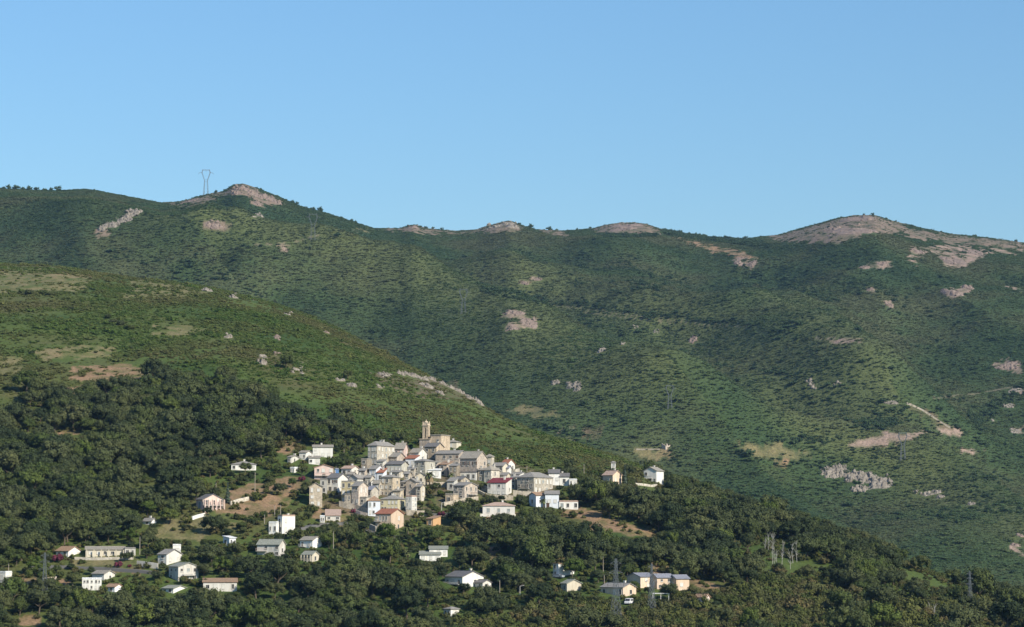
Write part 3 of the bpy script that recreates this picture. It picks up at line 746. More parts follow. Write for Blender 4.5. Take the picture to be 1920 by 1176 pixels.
H('small cream gable house beside the tall palm', 778, 778, 800, 893.5, 908, 0, 'gy', 7, 'cream', 'slate', (1, 1, 'd'), depth=7)
H('flat white building behind the tall palm', 802, 802, 827, 882, 896, 0, 'shed', 3, 'white', 'whiteroof', (2, 1, 'dw'), depth=6)
H('yellow-green house with low hipped slate roof above the red-roofed house', 713.5, 746, 760, 936.5, 960, 25, 'hip', 7, 'yellow', 'slate', (5, 2, 'dd' 'www'), (2, 2, 'b'))
H('white three-storey house with grey shutters right of the yellow house', 760.5, 772, 781.5, 931.5, 962, 38, 'flat', 0, 'white', 'pinktile', (2, 3, 'gggdgg'), (2, 3, 'wg'))
H('blue-shaded white house with brown hipped roof left of the yellow house', 690, 690, 713, 939.5, 968, 0, 'hip', 9, 'blue', 'brown', (3, 2, 'gdwwdw'), depth=8)
H('cream house with bright red roof and red-framed windows', 704, 733, 757, 964, 996, 40, 'gx', 9, 'peach', 'red', (5, 2, 'dgddd' 'dddww'), (1, 2, 'wd'), balc=('f', 0.0, 0.4, 0.58, 'shut_w'))
H('tall slim grey-pink stone tower house with slate roof', 659, 672, 690, 912, 957, 50, 'gx', 8, 'pinkstone', 'slate', (2, 4, 'dddwdwww'), (2, 3, 'w'))
H('ochre house half in shadow left of the slim tower house', 640, 658.5, 660, 904, 944, 10, 'flat', 0, 'ochre', 'lauze', (2, 3, 'ddwwww'), depth=9)
H('small stone gable house with mauve slate roof and white windows', 677, 696, 709.5, 919, 948, 42, 'gx', 7, 'palestone', 'bluegrey', (2, 2, 'wddd'), (1, 1, 'd'))
H('tiny white gabled house squeezed among roofs', 696, 696, 704.5, 904, 915, 0, 'gy', 3.5, 'white', 'slate', (1, 1, 'd'), depth=5)
H('lone tan stone house with gabled front at the left end', 580, 580, 604, 913, 951, 0, 'gy', 7, 'tan', 'lauze', (2, 3, 'wwwdww'), depth=9)
H('low house with broad pinkish roof below the lone stone house', 611, 611, 638, 967, 977, 0, 'shed', 11, 'offwhite', 'pinktile', (2, 1, 'd'), depth=9)
H('tiny white hut at the roadside below the lone stone house', 600, 600, 609, 969, 980, 0, 'flat', 0, 'white', 'whiteroof', (2, 1, 'd'), depth=4)
# west of the village
H('tall white cubic house standing alone left below the village', 520.5, 529, 553, 968, 1002, 62, 'flat', 0, 'white', 'pinktile', (1, 2, 'd'), (2, 2, 'w'), chim=1, name='hillside_house')
H('lower white wing joined to the tall cubic house', 504, 518, 520.5, 980.5, 1003, 20, 'flat', 0, 'white', 'whiteroof', (2, 1, 'd'), depth=6, name='hillside_house')
H('pale pink villa with pediment and columned loggias', 367.5, 380, 418.5, 937, 958, -28, 'gy', 10, 'pink', 'darkslate', (5, 2, 'd'), None, (1, 1, 'g'), cols=('f', 6, 0.0, 1.0, 1.3), balc=('f', 0.02, 0.98, 0.5, 'pink'), name='hillside_villa', found=8, ws=1.5)  # enlarged dark panes stand in for the shade inside the loggias
H('white bungalow with grey hipped roof among dark trees', 434, 434, 480, 871.5, 882, 0, 'hip', 6, 'white', 'slate', (4, 1, 'dddw'), depth=9, chim=1, name='hillside_house')
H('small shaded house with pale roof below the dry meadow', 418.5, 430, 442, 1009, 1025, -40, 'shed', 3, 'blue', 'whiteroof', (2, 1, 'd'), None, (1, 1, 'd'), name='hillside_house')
H('cream two-storey house with green-grey roof and porch below the cubic house', 482, 523.5, 535, 1021.5, 1044, 25, 'gx', 9, 'offwhite', 'greenroof', (4, 2, 'ddbdwwdd'), (1, 1, 'd'), balc=('f', 0.0, 0.45, 0.48, 'pink'), name='hillside_house')
H('small house with bright white gable right of the green-roofed house', 562.5, 586, 603, 1013.5, 1030, 35, 'gx', 6.5, 'white', 'lauze', (2, 1, 'bw'), None, name='hillside_house', balc=('f', 0.0, 0.5, 0.3, 'shut_w'))
H('cream house with green-brown roof and pillared porch in the trees', 566, 585, 598, 1040.5, 1055, 35, 'gx', 6, 'cream', 'greenroof', (4, 1, 'd'), (1, 1, 'd'), cols=('f', 4, 0.0, 0.95, 0.9), name='hillside_house')
H('white cottage with orange tile roof at far left', 105, 128, 151, 1033.5, 1045, 40, 'gx', 8, 'white', 'brown', (2, 1, 'd'), (2, 1, 'w'), name='hillside_house')
H('long low house with grey roof and open porch at left', 161, 161, 233, 1031, 1043, 0, 'gx', 5, 'cream', 'lauze', (5, 1, 'wwddd'), depth=8, cols=('f', 6, 0.0, 1.0, 1.2), name='hillside_house')
H('dark glazed end room joined to the long low house', 234, 234, 254, 1029, 1042, 0, 'flat', 0, 'grey', 'slate', (2, 1, 'd'), depth=6, name='hillside_house')
H('white split-level house with a raised white upper block', 296, 312, 341, 1040, 1060, 38, 'gx', 9, 'white', 'slate', (1, 2, 'd'), (2, 1, 'w'), name='hillside_house')
H('white upper block behind the split-level house', 324, 324, 339, 1023, 1042, 0, 'flat', 0, 'white', 'whiteroof', (1, 1, 'w'), depth=5, name='hillside_house')
H('grey-cream two-storey house with white balcony at lower left', 316.5, 334, 372, 1063, 1090, -30, 'gy', 7, 'offwhite', 'greenroof', (3, 2, 'dgddwd'), None, (2, 2, 'd'), balc=('f', 0.2, 0.75, 0.42, 'shut_w'), name='hillside_house')
H('white veranda house with blue-tinted glazing at lower left', 154, 154, 190, 1086, 1107, 0, 'flat', 0, 'white', 'whiteroof', (5, 2, 'dddddwwdww'), depth=6, name='hillside_house')
H('cream gabled house behind the white veranda house', 173, 195, 215, 1076.5, 1089, 40, 'gx', 6, 'offwhite', 'lauze', (2, 1, 'w'), (1, 1, 'd'), name='hillside_house')
H('small white gable with brown roof right of the veranda house', 198, 215, 230, 1101, 1111, 40, 'gx', 5, 'white', 'brown', (1, 1, 'd'), name='hillside_house')
H('white house cut by the left edge of the view', -30, 10, 22, 1074, 1094, 35, 'flat', 0, 'white', 'whiteroof', (3, 1, 'w'), (1, 1, 'w'), name='hillside_house')
H('low white roofed house hidden in foliage at lower left', 304, 325, 350, 1104, 1113, 40, 'gx', 5, 'white', 'greenroof', (2, 1, 'd'), name='hillside_house')
H('low white house with rust-brown roof at lower left', 381, 381, 444, 1092, 1109, 0, 'shed', 6, 'offwhite', 'brown', (4, 1, 'dwwd'), depth=7, name='hillside_house')
H('tiny white cottage with dark roof above the dry meadow', 268, 284, 293, 977.5, 985, 35, 'gx', 5, 'white', 'slate', (1, 1, 'd'), chim=1, name='hillside_house')
# below and right of the village
H('white house with two flat green-grey roofs in the lower wood', 787, 787, 826, 1040.5, 1052, 0, 'shed', 6, 'white', 'greenroof', (3, 1, 'w'), depth=8, name='wood_house')
H('white upper storey behind the green-grey roof in the lower wood', 805, 805, 839, 1030, 1044, 0, 'shed', 5, 'white', 'greenroof', (3, 1, 'w'), depth=7, name='wood_house')
H('white house with dark slate roof and broad bright gable', 834, 867, 907, 1082, 1103, 50, 'gx', 10, 'white', 'darkslate', (3, 1, 'dwd'), (1, 1, 'd'), chim=1, balc=('f', 0.0, 0.9, 0.35, 'shut_w'), name='wood_house')
H('low annex with dark roof right of the broad bright gable', 884, 905, 921, 1093, 1105, 45, 'gx', 5, 'offwhite', 'darkslate', (2, 1, 'd'), (1, 1, 'd'), name='wood_house')
H('small white pavilion house near the bottom edge', 832, 845, 861, 1143, 1156, 45, 'hip', 4, 'white', 'slate', (2, 1, 'd'), (1, 1, 'w'), name='wood_house')
H('little white house with sloping brown roof beside a bright green tree', 1037, 1047, 1064, 1057, 1082, 45, 'shed', -6, 'white', 'brown', (1, 2, 'd'), None, depth=8, name='wood_house')
H('small yellowish gabled house left of the steel pylon', 1052, 1063, 1090, 1094.5, 1110, 55, 'gx', 7, 'cream', 'greenroof', (1, 1, 'd'), None, name='wood_house')
H('cream house with slate roof and dark porch behind the steel pylon', 1126, 1168, 1193, 1102, 1120, 38, 'gx', 7, 'peach', 'slate', (4, 1, 'ddwd'), (1, 1, 'd'), chim=1, name='wood_house')
H('peach apartment block leftmost of the three in the row', 1175.7, 1201, 1228, 1082, 1103, -36, 'gx', 6, 'peach', 'bluegrey', (1, 2, 'w'), None, (1, 1, 'w'), name='apartment_block', cat='apartment block')
H('peach apartment block in the middle of the row of three', 1221, 1232, 1262, 1083.5, 1105, -32, 'gx', 6, 'peach', 'bluegrey', (2, 2, 'd'), None, (1, 1, 'w'), name='apartment_block', cat='apartment block')
H('peach apartment block rightmost of the three in the row', 1255, 1268, 1292.5, 1085.5, 1108, -34, 'gx', 6, 'peach', 'bluegrey', (1, 1, 'w'), None, (1, 1, 'w'), name='apartment_block', cat='apartment block')
H('small pinkish house almost hidden in scrub right of the apartment blocks', 1303, 1322, 1331, 1120, 1130, 40, 'gx', 5, 'pink', 'brown', None, (1, 1, 'w'), name='wood_house')
H('peach house with brown roof on the spur right of the village', 1130, 1149, 1166, 891, 910, 40, 'gx', 8, 'peach', 'pinktile', (1, 1, 'w'), (2, 1, 'wd'), chim=1, name='spur_house')
H('small white tower house behind the peach house on the spur', 1146, 1146, 1154.5, 868, 884, 0, 'hip', 3, 'white', 'slate', (1, 2, 'gd'), depth=4, name='spur_house')
H('white two-storey house with four dark windows alone on the spur', 1207, 1231, 1244.5, 883, 908, 26, 'gy', 6.5, 'white', 'lauze', (3, 2, 'ddd'), None, chim=1, name='spur_house', balc=('f', 0.35, 0.7, 0.45))
H('ruined stone farmhouse on the far slope above the spur', 1240, 1248, 1257, 833, 844, 40, 'ruin', 0, 'pinkstone', 'lauze', None, None, ruin=True, name='ruined_farmhouse', cat='ruin')
H('small orange house with tiled roof half hidden below the palms', 800, 812, 838, 973, 987, 45, 'shed', 5, 'orange', 'brown', (1, 1, 'd'), None, depth=6)

# small stone houses wedged into the core
for a in [('plain pinkish house wedged right of the bright gable house', 672, 684, 692, 883, 899, 35, 'gx', 4, 'pinkstone', 'slate', (2, 1, 'd'), (1, 1, 'w')),
          ('plain grey stone house wedged left of the tall brown block', 699, 711, 716, 907, 930, 30, 'gx', 5, 'stone', 'lauze', (2, 2, 'dwdd'), (1, 2, 'd')),
          ('low stone house wedged below the orange-red roof', 764, 776, 780, 880, 899, 25, 'shed', 4, 'stone', 'slate', (2, 1, 'd'), (1, 1, 'd')),
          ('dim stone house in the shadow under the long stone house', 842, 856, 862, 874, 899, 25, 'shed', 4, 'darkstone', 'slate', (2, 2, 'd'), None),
          ('pale lower storey projecting below the big pinkish stone house', 862, 893, 899, 886.5, 901, 25, 'flat', 0, 'offwhite', 'darkslate', (3, 1, 'gdd'), (1, 1, 'd')),
          ('stone house wedged between the big pinkish house and the square yellowish one', 896, 907, 912, 882, 903, 30, 'shed', 4, 'stone', 'lauze', (1, 2, 'd'), (1, 1, 'd')),
          ('cream house wedged behind the crimson roof', 938, 950, 957, 891, 908, 32, 'gx', 4, 'cream', 'slate', (2, 1, 'dw'), (1, 1, 'd')),
          ('low stone house between crimson roof and grey stone block', 958, 967, 972, 896, 918, 25, 'shed', 4, 'palestone', 'slate', (1, 2, 'd'), (1, 1, 'd')),
          ('off-white house wedged below the bright gable house', 650, 661, 667, 890, 905, 30, 'gx', 4, 'offwhite', 'lauze', (1, 1, 'd'), (1, 1, 'w')),
          ('stone house wedged under the blue-shaded white house', 684, 695, 702, 896, 913, 30, 'gx', 4, 'palestone', 'slate', (2, 1, 'd'), (1, 1, 'w')),
          ('stone house at the foot of the narrow balcony house', 737, 750, 757, 921, 941, 28, 'shed', 4, 'tan', 'lauze', (2, 1, 'wd'), (1, 1, 'd')),
          ('lower stone storey under the mauve-roofed gable house', 674, 687, 699, 934, 959, 38, 'flat', 0, 'palestone', 'lauze', (1, 2, 'd'), (1, 1, 'w')),
          ('cream stone house below the sunlit cream side', 780, 789, 797, 913, 941, 38, 'gx', 4, 'cream', 'slate', (1, 3, 'd'), (1, 3, 'w')),
          ('grey stone house behind the small yellowish house', 757, 766, 772, 889, 908, 32, 'gx', 4, 'stone', 'slate', (1, 2, 'd'), (1, 1, 'd')),
          ('stone house half buried right of the grey-green house', 812, 820, 826, 868, 889, 30, 'shed', 3, 'pinkstone', 'lauze', (1, 2, 'd'), (1, 1, 'd')),
          ('small pale house between mansion and row house', 706, 718, 724, 866, 882, 28, 'shed', 4, 'offwhite', 'slate', (2, 1, 'd'), (1, 1, 'w')),
          ('stone house stepping down left of the slim tower house', 646, 657, 662, 928, 953, 25, 'flat', 0, 'stone', 'lauze', (2, 2, 'd'), None)]:
    H(*a)

# ------------------------------------------------------------------ church with its bell tower
def church():
    P = ray(799, 850)
    s = P.y / FPX
    rz = -math.radians(22) - math.atan(P.x / P.y)
    root = tag(empty('church', P, rz), 'warm stone church with tall slotted bell tower and pinnacles', 'church')
    w = 10.8 * s / 2
    zt = (850 - 798.5) * s
    zb = (850 - 824.5) * s
    mb = MB(); mb.box(-w - 1.0, w + 1.4, -w - 1.0, w + 1.0, -5, zb)
    mb.build('tower_base', 'pinkstone', root)
    c = MB(); c.box(-w - 1.3, w + 1.7, -w - 1.3, w + 1.3, zb + 0.003, zb + 0.35); c.build('cornice', 'warm', root)
    # shaft: four corner piers around tall open slots
    p = 0.70 * w
    for sx in (-1, 1):
        for sy in (-1, 1):
            q = MB()
            x0, x1 = sorted((sx * w, sx * (w - p * 1.05))); y0, y1 = sorted((sy * w, sy * (w - p * 1.05)))
            q.box(x0, x1, y0, y1, zb + 0.36, zt - 0.9)
            q.build('pier', 'warm', root)
    q = MB(); q.box(-w + 0.01, w - 0.01, -w + 0.01, w - 0.01, zb + 0.36, zb + 0.9); q.build('tower_floor', 'darkstone', root)
    q = MB(); q.box(-w - 0.02, w + 0.02, -w - 0.02, w + 0.02, zt - 0.897, zt); q.build('lintel', 'warm', root)
    q = MB(); q.box(-w - 0.25, w + 0.25, -w - 0.25, w + 0.25, zt + 0.003, zt + 0.3); q.build('cornice', 'warm', root)
    q = MB()                                                          # gablets on every face
    q.prism([(-w, -w, zt + 0.31), (w, -w, zt + 0.31), (0, -w, zt + 2.0)], [(-w, w, zt + 0.31), (w, w, zt + 0.31), (0, w, zt + 2.0)])
    q.build('tower_roof', 'warm', root)
    for sx in (-1, 1):
        for sy in (-1, 1):
            q = MB(); q.bar((sx * w * 0.86, sy * w * 0.86, zt + 0.305), (sx * w * 0.86, sy * w * 0.86, zt + 1.35), 0.34, 0.28, 6); q.bar((sx * w * 0.86, sy * w * 0.86, zt + 1.352), (sx * w * 0.86, sy * w * 0.86, zt + 2.1), 0.28, 0.03, 6)
            q.build('pinnacle', 'warm', root)
    q = MB(); q.bar((0, 0, zt + 1.4), (0, 0, zt + 2.0), 0.36, 0.26, 6); q.bar((0, 0, zt + 2.002), (0, 0, zt + 2.9), 0.26, 0.03, 6); q.build('pinnacle', 'warm', root)
    q = MB(); q.bar((0, 0, zt + 2.8), (0, 0, zt + 4.1), 0.05, 0.05, 4); q.bar((-0.3, 0, zt + 3.7), (0.3, 0, zt + 3.7), 0.05, 0.05, 4); q.build('cross', 'rail', root)
    q = MB(); q.bar((0, 0, zt - 3.2), (0, 0, zt - 2.2), 0.55, 0.25, 8); q.bar((0, 0, zt - 2.2), (0, 0, zt - 0.88), 0.06, 0.06, 4); q.build('bell', 'bell', root)
    # nave, flat-topped, right of the tower
    x0, x1 = w + 1.45, w + 1.45 + 19 * s / math.cos(math.radians(22))
    h = (850 - 817) * s
    q = MB(); q.box(x0, x1, -1.5, 9.5, -6, h); q.build('nave_wall', 'warm', root)
    q = MB(); q.box(x0 - 0.2, x1 + 0.25, -1.75, 9.75, h + 0.003, h + 0.4); q.build('nave_roof', 'lauze', root)
    o = bpy.data.objects.new('window', win_mesh('window', 0.9, 1.6, 'frame')); o.location = ((x0 + x1) / 2 + 1.0, -1.5, h - 2.6); link(o, root)
    link(bpy.data.objects.new('pane', win_mesh('pane', 0.9, 1.6, 'glass')), o)
    KEEP.append((786, 828, 790, 845, P.y)); FOOT.append((P.x + 2, P.y + 3, 7))
church()
# ------------------------------------------------------------------ plants: materials and prototype meshes
def leaf_material(key, stops, big=None, spread=0.35):
    m, nt, b = new_mat(key)
    oi = nt.nodes.new('ShaderNodeObjectInfo')
    c = ramp(nt, oi.outputs['Random'], stops)
    pos = geo_pos(nt)
    if big:
        scale, other, amt = big
        f = ramp(nt, noise(nt, scale, 4, pos), [(0.42, (0, 0, 0)), (0.62, (amt, amt, amt))])
        c = mixc(nt, f, c, other)
    v = ramp(nt, noise(nt, 0.55, 3, pos), [(0.3, (1 - spread,) * 3), (0.7, (1 + spread,) * 3)])
    c = mixc(nt, 1.0, c, v, 'MULTIPLY')
    nt.links.new(c, b.inputs['Base Color'])
    b.inputs['Roughness'].default_value = 0.75
    b.inputs['Specular IOR Level'].default_value = 0.12
    return m
LEAF = dict(
    oak=leaf_material('oak_leaves', [(0.0, (0.026, 0.038, 0.015)), (0.3, (0.044, 0.056, 0.022)), (0.55, (0.066, 0.076, 0.030)), (0.75, (0.052, 0.072, 0.018)), (1.0, (0.080, 0.086, 0.034))]),
    light=leaf_material('light_leaves', [(0.0, (0.058, 0.086, 0.016)), (0.5, (0.086, 0.106, 0.024)), (1.0, (0.055, 0.080, 0.020))]),
    shrub=leaf_material('scrub_leaves', [(0.0, (0.050, 0.066, 0.016)), (0.4, (0.085, 0.090, 0.024)), (0.75, (0.062, 0.068, 0.024)), (1.0, (0.105, 0.086, 0.034))]),
    maquis=leaf_material('maquis_leaves', [(0.0, (0.044, 0.078, 0.016)), (0.5, (0.072, 0.110, 0.022)), (1.0, (0.092, 0.112, 0.030))], (0.014, (0.118, 0.098, 0.042), 0.6)),
    far=leaf_material('mountain_leaves', [(0.0, (0.042, 0.074, 0.026)), (0.5, (0.058, 0.094, 0.032)), (1.0, (0.078, 0.106, 0.040))], (0.006, (0.105, 0.108, 0.050), 0.7)),
    fardark=leaf_material('mountain_tree_leaves', [(0.0, (0.034, 0.058, 0.025)), (1.0, (0.050, 0.078, 0.030))]),
    magenta=leaf_material('bougainvillea_flowers', [(0.0, (0.10, 0.025, 0.04)), (1.0, (0.16, 0.035, 0.055))]),
    palm=leaf_material('palm_fronds', [(0.0, (0.085, 0.105, 0.035)), (1.0, (0.13, 0.14, 0.06))]),
    conifer=leaf_material('conifer_needles', [(0.0, (0.055, 0.075, 0.055)), (1.0, (0.07, 0.09, 0.06))]),
    dry=leaf_material('dry_fronds', [(0.0, (0.30, 0.22, 0.13)), (1.0, (0.24, 0.18, 0.10))]),
)
bark, nt_, b_ = new_mat('bark')
b_.inputs['Base Color'].default_value = (0.11, 0.085, 0.06, 1)
nt_.links.new(mixc(nt_, noise(nt_, 3.0, 3, geo_pos(nt_)), (0.07, 0.055, 0.04), (0.16, 0.125, 0.09)), b_.inputs['Base Color'])
palebark, nt_, b_ = new_mat('bleached_bark')
nt_.links.new(mixc(nt_, noise(nt_, 2.0, 3, geo_pos(nt_)), (0.24, 0.23, 0.20), (0.44, 0.42, 0.37)), b_.inputs['Base Color'])
LEAF['bark'], LEAF['palebark'] = bark, palebark
MATS.update({k: v for k, v in LEAF.items()})

ICO = None
def ico():
    global ICO
    if ICO is None:
        bm = bmesh.new(); bmesh.ops.create_icosphere(bm, subdivisions=1, radius=1.0)
        ICO = (np.array([v.co for v in bm.verts]), np.array([[v.index for v in f.verts] for f in bm.faces])); bm.free()
        bm = bmesh.new()
    return ICO
def unit(n, rng):
    v = rng.normal(size=(n, 3)); return v / np.linalg.norm(v, axis=1, keepdims=True)
def np_mesh(name, V, F, mat, quads=True):
    me = bpy.data.meshes.new(name)
    k = F.shape[1]
    me.vertices.add(len(V)); me.vertices.foreach_set('co', np.ascontiguousarray(V, np.float32).ravel())
    me.loops.add(F.size); me.loops.foreach_set('vertex_index', np.ascontiguousarray(F, np.int32).ravel())
    me.polygons.add(len(F)); me.polygons.foreach_set('loop_start', np.arange(0, F.size, k, dtype=np.int32))
    me.update(calc_edges=True)
    me.materials.append(mat)
    return me
def leaf_tris(P, N, size, rng):
    """one small pointed leaf spray (two triangles) per point"""
    n = len(P)
    t = np.cross(N, unit(n, rng)); t /= np.linalg.norm(t, axis=1, keepdims=True) + 1e-9
    b = np.cross(N, t)
    s = size * rng.uniform(0.6, 1.35, (n, 1))
    V = np.stack([P - t * s, P + b * s * 0.55, P + t * s, P - b * s * 0.55], 1).reshape(-1, 3)
    i = np.arange(n)[:, None] * 4
    F = np.concatenate([i + [0, 1, 2], i + [0, 2, 3]], 0)
    return V, F
def crown_mesh(name, mat, seed, rx, rz, zc, clumps, cr, per, leaf, low=-0.35, core=0.7, top=1.0):
    rng = np.random.default_rng(seed)
    D = unit(clumps * 4, rng)
    D = D[D[:, 2] > low][:clumps]
    rad = rng.uniform(0.55, 0.86, (len(D), 1)) * rng.uniform(0.85, 1.15, (len(D), 1))
    C = D * rad * [rx, rx, rz] + [0, 0, zc]
    C = np.concatenate([C, [[0, 0, zc]]]); D = np.concatenate([D, [[0, 0, 1.0]]])
    crs = cr * rng.uniform(0.7, 1.25, len(C)); crs[-1] = rx * 0.6
    iv, jf = ico()
    Vs, Fs, n = [], [], 0
    for c, r in zip(C, crs):
        v = iv * r * core * rng.uniform(0.75, 1.2, (len(iv), 1)) * [1, 1, 0.8] + c
        Vs.append(v); Fs.append(jf + n); n += len(v)
    for c, d, r in zip(C[:-1], D[:-1], crs[:-1]):
        q = unit(per, rng) + d * 0.55 + [0, 0, 0.25]
        q /= np.linalg.norm(q, axis=1, keepdims=True)
        P = c + q * r * (0.72 + 0.62 * rng.random((per, 1))**1.6) * [1, 1, 0.88]
        N = q + unit(per, rng) * 0.6
        N /= np.linalg.norm(N, axis=1, keepdims=True)
        v, f = leaf_tris(P, N, leaf, rng)
        Vs.append(v); Fs.append(f + n); n += len(v)
    return np_mesh(name, np.concatenate(Vs), np.concatenate(Fs), mat)
def trunk_mesh(name, mat, seed, h, r, limbs=4, spread=2.2):
    rnd = random.Random(seed)
    mb = MB()
    p = Vector((0, 0, -1.0)); q = Vector((rnd.uniform(-.3, .3), rnd.uniform(-.3, .3), h * 0.55))
    mb.bar(p, q, r, r * 0.7, 6)
    for k in range(limbs):
        a = 2 * math.pi * (k + rnd.random() * 0.6) / limbs
        e = q + Vector((math.cos(a) * spread, math.sin(a) * spread, h * rnd.uniform(0.3, 0.5)))
        mb.bar(q - Vector((0, 0, 0.1)), e, r * 0.5, r * 0.15, 5)
    return mb.mesh(name, mat)
OAKS = [(crown_mesh('oak_crown', LEAF['oak'], 100 + k, (3.9, 4.6, 3.1, 5.0, 3.5)[k], (2.7, 3.2, 3.5, 2.5, 2.3)[k], (3.9, 4.2, 4.4, 3.7, 3.4)[k], 22 + 2 * k, 1.3, 74, 0.25), trunk_mesh('oak_trunk', bark, k, 4.2, 0.28)) for k in range(5)]
LIGHTS = [(crown_mesh('light_crown', LEAF['light'], 200 + k, 3.0 + 0.5 * k, 2.6 + 0.3 * k, 3.8, 20, 1.15, 72, 0.24), trunk_mesh('light_trunk', bark, 20 + k, 4.0, 0.22)) for k in range(3)]
SHRUBS = [crown_mesh('scrub', LEAF['shrub'], 300 + k, 1.55 + 0.3 * k, 1.15 + 0.15 * k, 0.75, 12, 0.75, 34, 0.24, low=-0.1) for k in range(4)]
MAQUIS = [crown_mesh('maquis', LEAF['maquis'], 400 + k, 1.25 + 0.25 * k, 0.75 + 0.15 * k, 0.35, 8, 0.65, 16, 0.26, low=-0.05) for k in range(4)]
FARB = [crown_mesh('far_scrub', LEAF['far'], 500 + k, 2.6 + 0.4 * k, 1.1 + 0.15 * k, 0.35, 8, 1.15, 10, 0.5, low=-0.05) for k in range(4)]
FART = [crown_mesh('far_tree', LEAF['fardark'], 600 + k, 2.9 + 0.4 * k, 2.5 + 0.3 * k, 2.2, 10, 1.35, 14, 0.55, low=-0.3) for k in range(3)]

def tree(name, label, cat, group, loc, sc, rz, parts, sz=1.0):
    r = tag(empty(name, loc, rz), label, cat, group)
    r.scale = (sc, sc, sc * sz)
    for pn, me in parts:
        link(bpy.data.objects.new(pn, me), r)
    return r

# ------------------------------------------------------------------ rock outcrops
def rockmat(key, c1, c2, c3):
    m, nt, b = new_mat(key)
    pos = geo_pos(nt)
    c = mixc(nt, ramp(nt, noise(nt, 0.25, 4, pos), [(0.35, (0, 0, 0)), (0.65, (1, 1, 1))]), c1, c2)
    c = mixc(nt, ramp(nt, noise(nt, 0.9, 4, pos), [(0.5, (0, 0, 0)), (0.72, (1, 1, 1))]), c, c3)
    nt.links.new(c, b.inputs['Base Color'])
    bump = nt.nodes.new('ShaderNodeBump'); bump.inputs['Strength'].default_value = 0.8; bump.inputs['Distance'].default_value = 0.5
    nt.links.new(noise(nt, 0.8, 5, pos), bump.inputs['Height']); nt.links.new(bump.outputs[0], b.inputs['Normal'])
    return m
MATS['rock'] = rockmat('pale_rock', (0.18, 0.155, 0.125), (0.28, 0.245, 0.20), (0.08, 0.068, 0.052))
MATS['pinkrock'] = rockmat('pinkish_rock', (0.175, 0.13, 0.105), (0.255, 0.195, 0.158), (0.09, 0.07, 0.056))
def boulders(k=10):
    out = []
    rng = np.random.default_rng(77)
    for i in range(k):
        bm = bmesh.new()
        P = unit(13, rng) * rng.uniform(0.75, 1.25, (13, 1))
        for p in P: bm.verts.new(p)
        r = bmesh.ops.convex_hull(bm, input=bm.verts)
        bmesh.ops.delete(bm, geom=[v for v in bm.verts if not v.link_faces], context='VERTS')
        bmesh.ops.triangulate(bm, faces=bm.faces)
        bm.verts.index_update()
        out.append((np.array([v.co for v in bm.verts]), np.array([[v.index for v in f.verts] for f in bm.faces])))
        bm.free()
    return out
BOULD = boulders()
_bm = {}
KEEPR = []          # views of the rocks that scrub leaves open
def boulder_mesh(k, mat):
    if (k, mat) not in _bm:
        _bm[(k, mat)] = np_mesh('rock', BOULD[k][0], BOULD[k][1], MATS[mat])
    return _bm[(k, mat)]
def crag_mesh(cx, cy, rx, ry, H, on, base, mat, rng):
    """a fractured block of bedrock standing out of the slope: tilted facets with steps and cracks between them"""
    c = ray(cx, cy + ry * 0.5, on)
    s = c.y / FPX
    Yb, Yt = ray(cx, cy + ry * 0.9, on).y, ray(cx, cy - ry * 0.7, on).y
    hw = rx * s * 1.05
    hd = float(np.clip((Yt - Yb) / 2, hw * 0.35, hw * 1.6))
    n, m = 46, 34
    gx, gy = np.meshgrid(np.linspace(-1, 1, n), np.linspace(-1, 1, m))
    X, Y = c.x + gx * hw, Yb + hd + gy * hd
    k = 34
    sx, sy = rng.uniform(-1.1, 1.1, k), rng.uniform(-1.1, 1.1, k)
    sh, tx, ty = rng.uniform(0.25, 1.0, k), rng.normal(0, 0.5, k), rng.normal(0.25, 0.5, k)
    wx, wy = gx + 0.12 * fbm(X / (hw * .3), Y / (hd * .3), 3, 2), gy + 0.12 * fbm(X / (hw * .3) + 9, Y / (hd * .3), 4, 2)
    d = (wx[..., None] - sx)**2 + ((wy[..., None] - sy) * hd / hw)**2
    o = np.argsort(d, -1); i = o[..., 0]
    gap = np.sqrt(np.take_along_axis(d, o[..., 1:2], -1)[..., 0]) - np.sqrt(np.take_along_axis(d, o[..., :1], -1)[..., 0])
    rho = np.sqrt(gx**2 + gy**2) + 0.35 * fbm(gx * 2.2 + cx, gy * 2.2, 7, 3)
    fall = np.clip((1.0 - rho) * 2.2, -0.4, 1)
    h = sh[i] + tx[i] * (gx - sx[i]) + ty[i] * (gy - sy[i])
    z = H * np.where(fall > 0, fall**0.6 * np.clip(h, 0.08, 1.3), fall) * np.clip(0.45 + gap * 6, 0.45, 1) + 0.06 * H * fbm(X / 1.5, Y / 1.5, 8, 3)
    V = np.stack([X, Y, ground_z(X, Y) + z - 0.15 * H], -1).reshape(-1, 3) - base
    q = np.arange(n * m).reshape(m, n)
    F = np.stack([q[:-1, :-1], q[:-1, 1:], q[1:, 1:], q[1:, :-1]], -1).reshape(-1, 4)
    return np_mesh('crag', V, F, MATS[mat])
